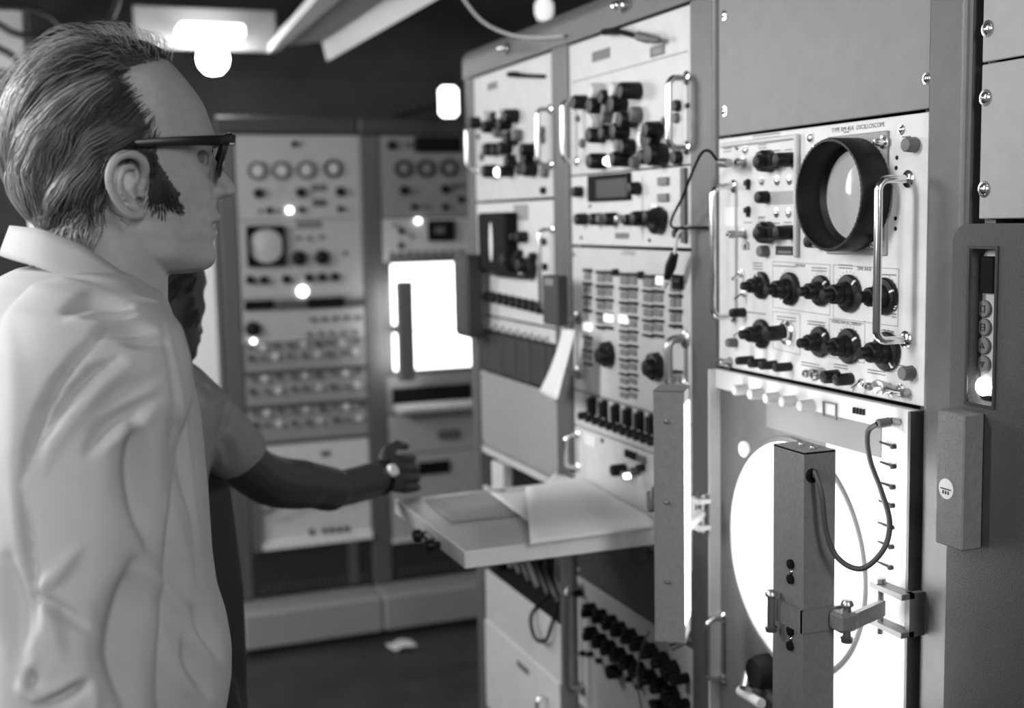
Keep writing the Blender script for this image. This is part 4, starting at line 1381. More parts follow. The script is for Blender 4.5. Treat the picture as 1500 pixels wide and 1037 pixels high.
# ------------------------------------------------------------------ writing shelf and papers
ZS = 1.108
c_fl, c_nl = on_z(575, 735, ZS), on_z(689, 808, ZS)
xo = (c_fl[0]+c_nl[0])/2; yf, yn = float(c_fl[1])+.02, float(c_nl[1])
xin = .966
e = empty('fold_out_shelf', (xin, (yf+yn)/2, ZS)); tag(e, 'pale fold-out writing shelf with black latch knobs, carrying papers', 'shelf')
inv = Matrix.Translation((-xin, -(yf+yn)/2, -ZS))
T = .026
SH = mat('shelf_top', .48, .28, var=.06, scale=18)
ps = [MB().box(xo+.004, xin, yn+.004, yf, ZS-T, ZS, .0015).obj('board', SH, e),
      MB().box(xo, xo+.0039, yn, yf, ZS-T-.002, ZS+.001, .001).obj('edge_strip', WHITE, e),
      MB().box(xo+.004, xin, yn, yn+.0039, ZS-T-.002, ZS+.001, .001).obj('edge_strip', WHITE, e)]
# latch on the outer edge
lk = on_x(614, 772, xo-.014)
for dy, m_ in ((0.0, BLACK), (-.075, BLACK)):
    o = MB().lathe([(.006, 0), (.006, .010), (.0105, .012), (.0105, .022), (.008, .026), (0, .027)], 14, axis='x').obj('latch_knob', m_, e)
    o.scale.x = -1
    o.location = (xo, lk[1]+dy, ZS-.020)
    ps.append(o)
ps.append(MB().box(xo-.012, xo, lk[1]-.055, lk[1]-.018, ZS-.034, ZS-.012, .002).obj('latch_plate', STEEL, e))
ps.append(MB().box(xin-.02, .979, yn+.05, yf-.05, ZS-T-.05, ZS-T, .003).obj('bracket', RACK, e))
for o in ps: o.matrix_parent_inverse = inv


def sheet(name, lb, corners, z, curl, m=PAPER, n=14):
    c = [Vector(on_z(a, b, z)) for a, b in corners]
    v, f = [], []
    for i in range(n+1):
        t = i/n
        for j in range(n+1):
            s_ = j/n
            p = (c[0]*(1-s_)+c[1]*s_)*(1-t)+(c[3]*(1-s_)+c[2]*s_)*t
            p.z = z+curl(s_, t)
            p.x = min(p.x, .974)
            v.append(p)
    for i in range(n):
        for j in range(n): f.append((i*(n+1)+j, i*(n+1)+j+1, (i+1)*(n+1)+j+1, (i+1)*(n+1)+j))
    o = MB().add(v, f, True).obj(name, m)
    md = o.modifiers.new('t', 'SOLIDIFY'); md.thickness = .0005; md.offset = 1
    tag(o, lb, 'paper', 'papers on the writing shelf')
    return o


P2M = mat('paper_grey', .30, .6, var=.12, scale=14)
sheet('paper_sheet', 'dim printed sheet lying flat at the outer end of the writing shelf', ((622, 733), (735, 716), (800, 752), (662, 765)), ZS+.0016, lambda s_, t: 0, P2M)
sheet('paper_sheet', 'white sheet with a curled corner at the back of the writing shelf', ((812, 700), (862, 702), (850, 727), (786, 727)), ZS+.0105, lambda s_, t: .008*(1-s_)*(1-t)+.001)
sheet('paper_sheet', 'crumpled sheet under the big one, its curled corner rising on the writing shelf', ((716, 728), (850, 713), (910, 762), (800, 786)), ZS+.0034, lambda s_, t: .02*max(0, .35-s_)*(1-t)+.003*math.sin(7*s_)*math.sin(4*t)+.003)
sheet('paper_sheet', 'big pale sheet uppermost on the writing shelf, overhanging its near edge', ((770, 722), (945, 690), (962, 772), (777, 797)), ZS+.013, lambda s_, t: .004*math.sin(3*s_+1)*math.sin(3.2*t)+.012*(1-t))

# small pale crumpled shape on the floor
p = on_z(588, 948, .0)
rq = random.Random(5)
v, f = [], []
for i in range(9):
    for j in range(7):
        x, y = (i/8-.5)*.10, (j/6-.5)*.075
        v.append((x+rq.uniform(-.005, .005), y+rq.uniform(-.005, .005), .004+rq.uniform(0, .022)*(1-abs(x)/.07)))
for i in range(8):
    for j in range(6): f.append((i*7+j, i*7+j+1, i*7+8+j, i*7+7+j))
o = MB().add(v, f).obj('pale_crumple', PAPER)
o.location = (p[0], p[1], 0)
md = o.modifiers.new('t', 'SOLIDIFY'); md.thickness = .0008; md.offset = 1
tag(o, 'small pale crumpled shape on the dark floor', 'paper')
# ------------------------------------------------------------------ people
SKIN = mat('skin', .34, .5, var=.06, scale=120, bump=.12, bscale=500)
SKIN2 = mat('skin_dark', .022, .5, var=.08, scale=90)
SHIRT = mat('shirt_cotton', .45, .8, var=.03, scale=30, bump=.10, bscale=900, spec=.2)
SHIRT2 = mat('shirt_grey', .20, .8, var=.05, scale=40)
TROUS = mat('trousers_dark', .014, .8, var=.2, scale=200)
SHOE = mat('shoe_leather', .01, .35)
GLASSES = mat('glasses_black', .008, .22)
EYEW = mat('eye_white', .16, .15)
LENS = bpy.data.materials.new('lens_glass'); LENS.use_nodes = True
_b = LENS.node_tree.nodes['Principled BSDF']
_b.inputs['Base Color'].default_value = (.9, .9, .9, 1); _b.inputs['Roughness'].default_value = .02
_b.inputs['Transmission Weight'].default_value = 1.0; _b.inputs['IOR'].default_value = 1.1


def hairmat(name, lo, hi):
    mt = bpy.data.materials.new(name); mt.use_nodes = True
    nt = mt.node_tree; b = nt.nodes['Principled BSDF']
    at = nt.nodes.new('ShaderNodeAttribute'); at.attribute_name = 'tone'
    r = nt.nodes.new('ShaderNodeValToRGB')
    r.color_ramp.elements[0].color = (lo, lo, lo, 1); r.color_ramp.elements[1].color = (hi, hi, hi, 1)
    nt.links.new(at.outputs['Fac'], r.inputs['Fac']); nt.links.new(r.outputs['Color'], b.inputs['Base Color'])
    b.inputs['Roughness'].default_value = .42
    b.inputs['Specular IOR Level'].default_value = .6
    return mt


def interp(tab, col, y):
    ys = [t[0] for t in tab]
    vals = [t[col] for t in tab]
    # smooth (monotone-ish) cubic via numpy on Catmull-Rom
    y = np.asarray(y, float)
    i = np.clip(np.searchsorted(ys, y)-1, 0, len(ys)-2)
    ys, vals = np.array(ys, float), np.array(vals, float)
    m_ = np.gradient(vals, ys)
    h = ys[i+1]-ys[i]; t = np.clip((y-ys[i])/h, 0, 1)
    return (2*t**3-3*t**2+1)*vals[i]+(t**3-2*t**2+t)*h*m_[i]+(-2*t**3+3*t**2)*vals[i+1]+(t**3-t**2)*h*m_[i+1]


# head shape: (height row, front, back, half width mm) in photo rows/columns of the man's profile; 1 row = .668 mm
HEAD = [(60, 176, 122, 4), (66, 205, 100, 28), (76, 226, 84, 43), (90, 246, 64, 55), (110, 265, 44, 64), (140, 286, 26, 71), (170, 301, 18, 75), (195, 312, 15, 76),
        (207, 314, 16, 76), (222, 307, 18, 75), (240, 306, 22, 74), (262, 309, 30, 72), (285, 312, 42, 70), (300, 314, 52, 68), (312, 320, 62, 66), (319, 325, 66, 65),
        (327, 323, 72, 63), (334, 317, 80, 62), (342, 321, 88, 60), (350, 319, 96, 57), (358, 314, 106, 54), (370, 318, 124, 49), (382, 320, 144, 44), (392, 316, 170, 37), (400, 306, 196, 28), (406, 286, 222, 12)]
NOSE = [(205, 0), (215, 2), (228, 9), (240, 17), (252, 25), (264, 33), (272, 38), (279, 40), (285, 37), (290, 26), (294, 10), (300, 2), (306, 0)]
S_ = .000668


def head_points(nr=230, nc=220):
    """star-shaped head: rows x columns in (a, h, l) metres: a forward, h up, l to the far side (left of the head)"""
    rows = np.concatenate([np.linspace(60.2, 76, 16)[:-1], np.linspace(76, 395, nr-30), np.linspace(395, 405.8, 16)[1:]])
    fr, bk, hw = interp(HEAD, 1, rows), interp(HEAD, 2, rows), interp(HEAD, 3, rows)/1000
    nz = interp(NOSE, 1, np.clip(rows, 205, 306))
    nz = np.where((rows < 205) | (rows > 306), 0, nz)
    cx = np.interp(rows, [60, 200, 300, 405], [150, 165, 190, 245])
    cx = np.clip(cx, bk+5, fr-5)
    ph = np.linspace(-math.pi, math.pi, nc, endpoint=False)
    # denser columns at the face
    ph = ph-.35*np.sin(ph)
    P = np.zeros((len(rows), nc, 3))
    for i, y in enumerate(rows):
        c, s = np.cos(ph), np.sin(ph)
        nf = 2.35 if y < 300 else 2.1
        ext = np.where(c > 0, (fr[i]-cx[i]), (cx[i]-bk[i]))*S_
        e = np.where(c > 0, 2/nf, 2/2.1)
        a = cx[i]*S_+np.sign(c)*np.abs(c)**e*ext
        l = np.sign(s)*np.abs(s)**(2/2.2)*hw[i]
        # nose
        wn = np.interp(y, [205, 230, 260, 280, 295, 306], [.006, .0065, .009, .0125, .014, .010])
        fz = (c > 0)*np.exp(-(np.abs(l)/wn)**2.4*.8)
        a = a+nz[i]*S_*fz
        P[i, :, 0], P[i, :, 2], P[i, :, 1] = a, l, -y*S_
    A, H, L = P[..., 0]/S_, -P[..., 1]/S_, P[..., 2]
    front = (P[..., 0] > cx[:, None]*S_)

    def bump(a0, h0, l0, ra, rh, rl, amt, da=1.0, dl=0.0):
        nonlocal P
        for sg in (-1, 1):
            g = np.exp(-(((A-a0)/ra)**2+((H-h0)/rh)**2+((L-sg*l0)/rl)**2))
            P[..., 0] += amt*g*da
            P[..., 2] += amt*g*dl*sg
    # eye sockets, brow, cheekbone, cheek hollow, mouth corner, temple, wing of the nose
    bump(300, 230, .034, 22, 15, .017, -.0105, 1, -.35)
    bump(308, 205, .030, 24, 9, .022, .0035)
    bump(288, 262, .046, 26, 18, .018, .004, .6, .8)
    bump(280, 315, .050, 26, 24, .014, -.004, .3, 1)
    bump(311, 333, .022, 14, 10, .008, -.0035)
    bump(270, 175, .068, 30, 30, .02, -.003, .2, 1)
    bump(322, 281, .0155, 11, 11, .006, .005, .5, .8)
    bump(332, 290, .008, 8, 4, .005, -.006, .6, 0)
    bump(318, 334, .012, 16, 3.2, .020, -.0045)
    bump(240, 375, .052, 34, 18, .02, .003, 0, 1)
    # eyelids round the eyeball
    bump(300, 221, .032, 16, 6, .013, .0055)
    bump(298, 247, .032, 15, 6, .013, .0035)
    bump(296, 288, .040, 30, 4, .012, -.0012, 1, .4)
    bump(300, 150, .0, 30, 40, .03, .002)
    return rows, P


def grid_mesh(P, close_v=True):
    nr, nc = P.shape[:2]
    v = P.reshape(-1, 3)
    f = []
    for i in range(nr-1):
        for k in range(nc):
            k2 = (k+1) % nc
            f.append((i*nc+k, i*nc+k2, (i+1)*nc+k2, (i+1)*nc+k))
    f.append(tuple(range(nc))[::-1])
    f.append(tuple((nr-1)*nc+k for k in range(nc)))
    return v, f


def loft(secs, n=40, e=2.4):
    """secs: list of (centre Vector, axisA Vector (half), axisB Vector (half))"""
    v, f = [], []
    for (c, A, B) in secs:
        for k in range(n):
            t = 2*math.pi*k/n
            ct, st = math.cos(t), math.sin(t)
            v.append(Vector(c)+Vector(A)*math.copysign(abs(ct)**(2/e), ct)+Vector(B)*math.copysign(abs(st)**(2/e), st))
    for i in range(len(secs)-1):
        for k in range(n):
            k2 = (k+1) % n
            f.append((i*n+k, i*n+k2, (i+1)*n+k2, (i+1)*n+k))
    f.append(tuple(range(n))[::-1])
    f.append(tuple((len(secs)-1)*n+k for k in range(n)))
    return v, f


def remesh(mb, voxel, smooth=2, name='body'):
    me = mb.mesh(name, SKIN)
    o = bpy.data.objects.new('tmp', me); COL.objects.link(o)
    md = o.modifiers.new('r', 'REMESH'); md.mode = 'VOXEL'; md.voxel_size = voxel; md.use_smooth_shade = True
    if smooth:
        sm = o.modifiers.new('s', 'SMOOTH'); sm.iterations = smooth; sm.factor = .5
    bpy.context.view_layer.update()
    out = bpy.data.meshes.new_from_object(o.evaluated_get(bpy.context.evaluated_depsgraph_get()))
    bpy.data.objects.remove(o); bpy.data.meshes.remove(me)
    out.name = name
    return out


def coords(me):
    a = np.empty(len(me.vertices)*3); me.vertices.foreach_get('co', a); return a.reshape(-1, 3)


def normals(me):
    a = np.empty(len(me.vertices)*3); me.vertices.foreach_get('normal', a); return a.reshape(-1, 3)


def setco(me, c):
    me.vertices.foreach_set('co', np.ascontiguousarray(c).ravel()); me.update()


def project(c):
    d = c-CAM
    z = d@_fw
    return 750+F_PX*(d@_r)/z, 518.5-F_PX*(d@_u)/z


def seg_dist(px, py, poly):
    best = np.full(px.shape, 1e9); tt = np.zeros(px.shape)
    n = len(poly)-1
    for i in range(n):
        (x0, y0), (x1, y1) = poly[i], poly[i+1]
        dx, dy = x1-x0, y1-y0
        t = np.clip(((px-x0)*dx+(py-y0)*dy)/(dx*dx+dy*dy), 0, 1)
        d = np.hypot(px-x0-t*dx, py-y0-t*dy)
        m_ = d < best
        best = np.where(m_, d, best); tt = np.where(m_, (i+t)/n, tt)
    return best, tt


def folds(me, creases, near=None):
    """cloth folds: each (polyline as seen, depth m, width) pressed into or raised from the cloth along its normal"""
    c, nv = coords(me), normals(me)
    px, py = project(c)
    vd = c-CAM
    facing = np.clip(-(nv*vd).sum(1)/np.linalg.norm(vd, axis=1)*2.5+.15, 0, 1)
    off = np.zeros(len(c))
    for poly, dep, wid in creases:
        d, t = seg_dist(px, py, poly)
        w = wid*(.45+.55*np.sin(np.pi*np.clip(t, .02, .98)))
        dep = dep*1.3 if dep < 0 else dep*.8
        off += dep*np.exp(-(d/w)**2)*np.sin(np.pi*np.clip(t, .04, .96))**.5
    setco(me, c+nv*(off*facing)[:, None])
    bm = bmesh.new(); bm.from_mesh(me)
    for _ in range(3): bmesh.ops.smooth_vert(bm, verts=bm.verts, factor=.5, use_axis_x=True, use_axis_y=True, use_axis_z=True)
    bm.to_mesh(me); bm.free(); me.update()


def hair_strands(name, body_bvh, roots, flow, parent, m, length, lift, seed, n_seg=9, rad=.0007):
    """roots: list of (point, normal); flow(p, n) -> direction; strands hug the head"""
    rs = np.random.RandomState(seed)
    V, F, tone = [], [], []
    for (p, nrm, L, lf, tn, rd) in roots:
        p = Vector(p)
        pts = []
        step = L/n_seg
        q = p.copy(); nn = Vector(nrm)
        ph1, ph2 = rs.uniform(0, 6.28), rs.uniform(.6, 1.4)
        for k in range(n_seg+1):
            t = k/n_seg
            pts.append(q+nn*(.0012+lf*math.sin(min(1, t*1.5)*math.pi/2)))
            d = Vector(flow(q, nn, t, ph1, ph2))
            d = d-nn*d.dot(nn)
            if d.length < 1e-6: break
            q = q+d.normalized()*step
            loc, no, _, _ = body_bvh.find_nearest(q)
            q, nn = loc, no
        nP = len(pts)
        o = len(V)
        for k, a in enumerate(pts):
            tg = (pts[min(k+1, nP-1)]-pts[max(k-1, 0)])
            tg = tg.normalized() if tg.length > 1e-9 else Vector((0, 0, 1))
            s1 = tg.cross(Vector((.3, -1, .2))).normalized(); s2 = tg.cross(s1)
            r = rd*(1-.75*(k/(nP-1))**2)
            for j in range(3):
                an = 2.094*j
                V.append(a+s1*(r*math.cos(an))+s2*(r*math.sin(an))); tone.append(tn)
        for k in range(nP-1):
            for j in range(3):
                j2 = (j+1) % 3
                F.append((o+k*3+j, o+k*3+j2, o+k*3+3+j2, o+k*3+3+j))
    me = bpy.data.meshes.new(name)
    me.from_pydata(V, [], F)
    at = me.attributes.new('tone', 'FLOAT', 'POINT'); at.data.foreach_set('value', tone)
    me.polygons.foreach_set('use_smooth', [True]*len(F))
    me.materials.append(m)
    return link(name, me, parent)


def fingers_mesh(mb, wrist, fwd, up, side, s=1.0, curl=.35, spread=.06):
    """palm and five fingers; side = thumb side"""
    wrist, fwd, up, side = Vector(wrist), Vector(fwd).normalized(), Vector(up).normalized(), Vector(side).normalized()
    v, f = loft([(wrist-fwd*.01, side*.026*s, up*.018*s), (wrist+fwd*.03*s, side*.036*s, up*.016*s), (wrist+fwd*.065*s, side*.041*s, up*.014*s), (wrist+fwd*.092*s, side*.040*s, up*.011*s)], 16)
    mb.add(v, f)
    for i, (off, L) in enumerate(((.031, .072), (.011, .082), (-.010, .076), (-.030, .060))):
        base = wrist+fwd*.085*s+side*off*s
        p = [base-fwd*.02*s, base]
        d = (fwd+side*(off*spread*30)*.1).normalized(); a = curl*.5
        for seg in (.45, .32, .23):
            dd = d*math.cos(a)-up*math.sin(a)
            p.append(p[-1]+dd*L*seg*s); a += curl
        mb.tube(p, [r*s for r in (.0095, .0098, .0088, .008, .0062)], 10)
    b = wrist+fwd*.02*s+side*.026*s
    mb.tube([b, b+(fwd*.6+side*.7-up*.2)*.03*s, b+(fwd*.85+side*.55-up*.35)*.062*s, b+(fwd*1.0+side*.35-up*.5)*.085*s], [r*s for r in (.014, .0125, .010, .0075)], 10)


# ============================================================== the man in the foreground
MY = 1.27
man = None


def M(px, py, lat=0.0):
    """point of the figure seen at (px,py), lat metres beyond (+) or before (-) the middle of his body"""
    return Vector(on_y(px, py, MY+lat))


rows, HP = head_points()
# head local (a, h, l) -> world. a=0,h=0 is photo (0,0) on the plane y=MY
O = M(165, 240)
fwd = Vector((math.cos(.035), math.sin(.035), 0)); lft = Vector((-math.sin(.035), math.cos(.035), 0)); upv = Vector((.0, 0, 1))
_e1 = (M(265, 240)-M(165, 240)); _e2 = (M(165, 140)-M(165, 240))
kx = _e1.length/100/S_; kz = _e2.length/100/S_
fwd = (fwd+Vector((0, 0, _e1.z/_e1.x))).normalized(); upv = (upv+Vector((_e2.x/_e2.z, 0, 0))).normalized()


def HW(a_px, h_px, l):
    return O+fwd*((a_px-165)*S_*kx)+upv*((240-h_px)*S_*kz)+lft*l


def to_world(P):
    a = (P[..., 0]/S_-165)*S_*kx; h = (240+P[..., 1]/S_)*S_*kz; l = P[..., 2]
    return np.array(O)+a[..., None]*np.array(fwd)+h[..., None]*np.array(upv)+l[..., None]*np.array(lft)


v, f = grid_mesh(to_world(HP))
body = MB().add(v, f, True)
# neck
nk = []
for (y, a, b, hw) in ((300, 84, 236, .058), (340, 74, 246, .058), (380, 62, 250, .058), (410, 44, 246, .060), (440, 20, 246, .066), (470, -20, 246, .085)):
    c0, c1 = HW(a, y, 0), HW(b, y, 0)
    nk.append(((c0+c1)/2, (c1-c0)/2, lft*hw))
body.add(*loft(nk, 40, 2.1), True)
# ear: rim + bowl, on the near side (and far side)
for sg in (-1, 1):
    base = .0725
    rim = []
    for (a, h, o_) in ((197, 268, .003), (199, 252, .010), (190, 238, .017), (174, 233, .022), (158, 239, .025), (149, 254, .026), (148, 272, .024), (155, 290, .020), (165, 305, .015), (176, 315, .011), (187, 318, .007), (195, 310, .003)):
        rim.append(HW(a, h, sg*(base+o_-.001)))
    body.tube(bez(rim, 4), [.0042]*3+[.0046]*38+[.0058]*4, 8)
    anti = [HW(a, h, sg*(base+o_-.004)) for (a, h, o_) in ((184, 250, .010), (170, 252, .014), (164, 266, .016), (166, 282, .014), (175, 296, .009))]
    body.tube(bez(anti, 4), .0036, 8)
    body.add(*loft([(HW(176, 276, sg*(base-.012)), (HW(190, 276, 0)-HW(176, 276, 0))*1.3, (HW(176, 316, 0)-HW(176, 276, 0))*1.0), (HW(172, 275, sg*(base-.002)), (HW(190, 276, 0)-HW(172, 276, 0))*1.15, (HW(176, 312, 0)-HW(176, 276, 0))*1.0), (HW(168, 274, sg*(base+.003)), (HW(182, 276, 0)-HW(168, 276, 0))*1.2, (HW(176, 308, 0)-HW(176, 276, 0))*1.0)], 20, 2), True)
    tr = [HW(198, 268, sg*(base+.000)), HW(192, 280, sg*(base+.006)), HW(192, 292, sg*(base+.004))]
    body.tube(tr, [.004, .005, .004], 8)
    body.add(*loft([(HW(178, 306, sg*(base+.0)), Vector(fwd)*.008, Vector((0, 0, .009))), (HW(180, 308, sg*(base+.006)), Vector(fwd)*.007, Vector((0, 0, .009)))], 12, 2), True)
# trunk, legs under the clothes
def ring(zz, cx_, hx, hy): return (Vector((cx_, MY, zz)), Vector((hx, 0, 0)), Vector((0, hy, 0)))
cxm = float(M(100, 700).x)
body.add(*loft([ring(1.50, cxm+.02, .06, .10), ring(1.42, cxm+.01, .10, .15), ring(1.25, cxm+.02, .11, .15), ring(1.1, cxm+.03, .11, .145), ring(.95, cxm+.02, .10, .15), ring(.86, cxm+.02, .08, .14)], 32), True)
for sg in (-1, 1):
    yy = MY+sg*.095
    body.tube([(cxm+.02, yy, .95), (cxm+.02, yy, .70), (cxm+.03, yy, .50), (cxm, yy, .30), (cxm-.02, yy, .09)], [.078, .068, .050, .046, .036], 14)
    body.tube([(cxm-.05, yy+sg*.01, .045), (cxm+.05, yy+sg*.02, .045), (cxm+.14, yy+sg*.03, .03)], [.034, .036, .024], 12)
SH_ = (M(126, 505, -.200), M(96, 1005, -.250))
for sg in (-1, 1):
    s0 = SH_[0].copy(); s1 = SH_[1].copy()
    if sg > 0: s0.y = 2*MY-s0.y; s1.y = 2*MY-s1.y
    w = s1+Vector((.03, -sg*.01, -.255))
    body.tube([s0+Vector((0, -sg*.07, -.045)), s0+Vector((0, -sg*.015, -.05)), s0*.5+s1*.5, s1, s1*.55+w*.45, w], [.04, .042, .040, .037, .036, .025], 14)
    d = (w-s1).normalized()
    fingers_mesh(body, w, d, Vector((0, -sg*1.0, 0)) if False else Vector((0, sg*1.0, 0)), Vector((1, 0, .4)), .95, .3)
me = remesh(body, .0021, 2, 'person')
me.materials.clear(); me.materials.append(SKIN)
man = link('person', me)
tag(man, 'man in pale shirt and thick black glasses, in profile watching the equipment', 'person')
bvh = BVHTree.FromPolygons([v.co for v in me.vertices], [tuple(p.vertices) for p in me.polygons])

# eyes
for sg in (-1, 1):
    c = HW(280, 234, sg*.032)
    b = MB(); b.lathe([(.0, -.0118)]+[(.0118*math.cos(a), .0118*math.sin(a)) for a in np.linspace(-1.4, 1.4, 11)]+[(0, .0118)], 18, axis='x')
    o = b.obj('eye', EYEW, man); o.location = c+fwd*.0005
    ir = MB().lathe([(.0056, .0102), (.004, .0119), (0, .0124)], 16, axis='x').obj('iris', BLACK, o)

# shirt: trunk + sleeves in one cloth
TR = [(392, 28, 182, .085), (405, 0, 206, .115), (425, -26, 226, .150), (450, -52, 245, .180), (480, -74, 259, .192), (520, -92, 273, .182), (600, -104, 290, .168), (700, -106, 300, .162), (790, -100, 306, .162), (840, -98, 313, .165),
      (880, -94, 326, .170), (920, -92, 333, .172), (960, -90, 333, .172), (1000, -88, 327, .170), (1037, -84, 316, .168), (1075, -80, 304, .172), (1090, -76, 290, .165)]
secs = []
for (y, a, b, hw) in TR:
    p, q = M(a, y), M(b, y)
    secs.append(((p+q)/2, (q-p)/2, Vector((0, hw, 0))))
# densify
sh = MB().add(*loft(secs, 56, 2.5), True)
for sg in (-1, 1):
    s0 = SH_[0].copy(); s1 = SH_[1].copy()
    if sg > 0: s0.y = 2*MY-s0.y; s1.y = 2*MY-s1.y
    ax = Vector((.078, 0, 0)); ay = Vector((0, .066, 0))
    pts = [(s0+Vector((.016, -sg*.062, .046)), .030, .030), (s0+Vector((.014, -sg*.048, .040)), .054, .046), (s0+Vector((.010, -sg*.024, .020)), .071, .062), (s0+Vector((.007, -sg*.008, -.008)), .079, .068), (s0+Vector((.004, 0, -.04)), .081, .070), (s0*.7+s1*.3, .076, .066), (s0*.4+s1*.6, .071, .064), (s0*.12+s1*.88, .069, .061), (s1+Vector((.0, 0, -.015)), .069, .059), (s1+Vector((.022, 0, -.06)), .066, .056), (s1+Vector((.040, 0, -.10)), .060, .052)]
    sh.add(*loft([(c, Vector((rx, 0, -.01)), Vector((0, ry, 0))) for c, rx, ry in pts], 36, 2.1), True)
sme = remesh(sh, .0027, 14, 'shirt')
CR = [  # (path, depth, width)
    ([(160, 478), (118, 515), (83, 560), (59, 601), (43, 650), (35, 700)], -.015, 6.5), ([(174, 525), (139, 542), (104, 574), (76, 612), (52, 655)], -.013, 7.5), ([(190, 534), (150, 566), (112, 606), (78, 650), (62, 690)], .006, 14),
    ([(97, 456), (132, 439), (188, 447)], -.009, 9), ([(120, 467), (160, 463), (194, 459)], -.006, 6), ([(140, 484), (185, 480), (226, 484)], -.010, 9), ([(100, 470), (140, 472), (196, 468)], .005, 8), ([(180, 501), (210, 500), (245, 500)], -.006, 7),
    ([(128, 664), (150, 632), (182, 608), (232, 580)], -.008, 12), ([(150, 660), (185, 632), (230, 602)], .006, 12), ([(140, 600), (180, 572), (230, 552)], -.004, 14),
    ([(200, 620), (206, 680), (218, 740), (226, 800)], -.018, 26), ([(226, 650), (240, 720), (266, 800), (280, 850)], .006, 12), ([(252, 600), (264, 670), (284, 750)], -.005, 14),
    ([(52, 874), (92, 896), (140, 928)], -.009, 8), ([(48, 868), (78, 846), (116, 802)], .006, 11), ([(50, 886), (72, 912), (90, 960)], .006, 14),
    ([(200, 830), (192, 890), (176, 960), (190, 1040)], -.018, 30), ([(222, 838), (246, 868), (282, 912)], .007, 11), ([(224, 880), (238, 940), (266, 1030)], .006, 13),
    ([(284, 890), (304, 926), (320, 964)], -.008, 11), ([(270, 936), (284, 975), (306, 1016)], -.009, 12), ([(282, 922), (300, 950), (316, 976)], .005, 9), ([(256, 960), (270, 998), (288, 1030)], .005, 10),
    ([(50, 964), (34, 1008), (60, 1028), (118, 992)], .007, 9), ([(46, 980), (48, 998), (52, 1012)], -.008, 8), ([(54, 1032), (90, 1024), (130, 1000)], -.010, 8), ([(130, 1000), (140, 1018), (142, 1045)], .006, 9),
    ([(31, 705), (38, 765), (50, 870), (52, 915)], -.008, 7), ([(12, 820), (24, 900), (26, 960)], -.008, 22), ([(10, 470), (20, 560), (18, 680), (30, 800)], .004, 18), ([(244, 470), (262, 560), (280, 680), (294, 800)], .003, 4), ([(237, 470), (254, 560), (271, 680), (285, 800)], -.002, 4),
]
folds(sme, CR)
rs = np.random.RandomState(4)
sme.materials.clear(); sme.materials.append(SHIRT)
shirt = link('shirt', sme, man)
# placket edge along the front
def band(name, top, bot, n, parent, m, th=.0022):
    """top, bot: functions k -> Vector round the neck"""
    v, f = [], []
    for k in range(n+1):
        t = k/n
        a, b = top(t), bot(t)
        for j in range(5): v.append(a*(1-j/4)+b*(j/4))
    for k in range(n):
        for j in range(4): f.append((k*5+j, k*5+j+1, (k+1)*5+j+1, (k+1)*5+j))
    o = MB().add(v, f, True).obj(name, m, parent)
    md = o.modifiers.new('t', 'SOLIDIFY'); md.thickness = th; md.offset = 0
    return o


# collar: stand-and-fall round the neck, open at the throat. angle 0 = throat, pi = nape
def col(t, lo):
    a = -math.pi*.97+2*math.pi*.97*t      # from throat (far) over nape to throat (near)
    ang = a+math.pi                        # 0..2pi
    c, s = math.cos(ang), math.sin(ang)
    # nape at px (20,335), throat at (236,432)
    ax = 128+112*c-(0 if not lo else 0)
    hy = np.interp(c, [-1, -.6, -.1, .4, 1], [331, 336, 358, 396, 430])
    lat = .076*s
    if lo:
        ax = 128+128*c+(0 if c < 0 else 4*c)
        hy = np.interp(c, [-1, -.6, -.1, .4, 1], [374, 386, 410, 452, 486])
        lat = .098*s
    return M(ax, hy, 0)+Vector((0, lat, 0))


collar = band('collar', lambda t: col(t, 0), lambda t: col(t, 1), 60, shirt, SHIRT, .003)
cst = band('collar_stand', lambda t: col(t, 0)+Vector((0, 0, -.002)), lambda t: Vector((col(t, 0).x*.97+M(128, 400).x*.03, MY+(col(t, 0).y-MY)*.93, col(t, 0).z*.45+col(t, 1).z*.55)), 60, shirt, SHIRT, .002)
# trousers, belt, shoes
tr = MB().add(*loft([ring(1.165, cxm+.028, .128, .168), ring(1.08, cxm+.03, .130, .168), ring(.95, cxm+.02, .135, .175), ring(.84, cxm+.02, .12, .17)], 36, 2.3), True)
for sg in (-1, 1):
    yy = MY+sg*.095
    tr.add(*loft([(Vector((cxm+.02, yy, .92)), Vector((.105, 0, 0)), Vector((0, .088, 0))), (Vector((cxm+.02, yy, .7)), Vector((.092, 0, 0)), Vector((0, .082, 0))), (Vector((cxm+.02, yy, .48)), Vector((.078, 0, 0)), Vector((0, .07, 0))), (Vector((cxm, yy, .25)), Vector((.075, 0, 0)), Vector((0, .065, 0))), (Vector((cxm-.01, yy, .07)), Vector((.078, 0, 0)), Vector((0, .066, 0)))], 24, 2.1), True)
tme = remesh(tr, .006, 2, 'trousers'); tme.materials.clear(); tme.materials.append(TROUS)
link('trousers', tme, man)
MB().add(*loft([ring(1.128, cxm+.0285, .1335, .1735), ring(1.160, cxm+.0285, .1335, .1735)], 48, 2.3), True).obj('belt', SHOE, man)
for sg in (-1, 1):
    yy = MY+sg*.105
    MB().add(*loft([(Vector((cxm-.085, yy, .045)), Vector((0, .030, 0)), Vector((0, 0, .040))), (Vector((cxm-.03, yy, .055)), Vector((0, .038, 0)), Vector((0, 0, .053))), (Vector((cxm+.06, yy+sg*.01, .046)), Vector((0, .044, 0)), Vector((0, 0, .045))), (Vector((cxm+.14, yy+sg*.022, .036)), Vector((0, .043, 0)), Vector((0, 0, .035))), (Vector((cxm+.19, yy+sg*.03, .025)), Vector((0, .022, 0)), Vector((0, 0, .024)))], 20, 2.2), True).obj('shoe', SHOE, man)

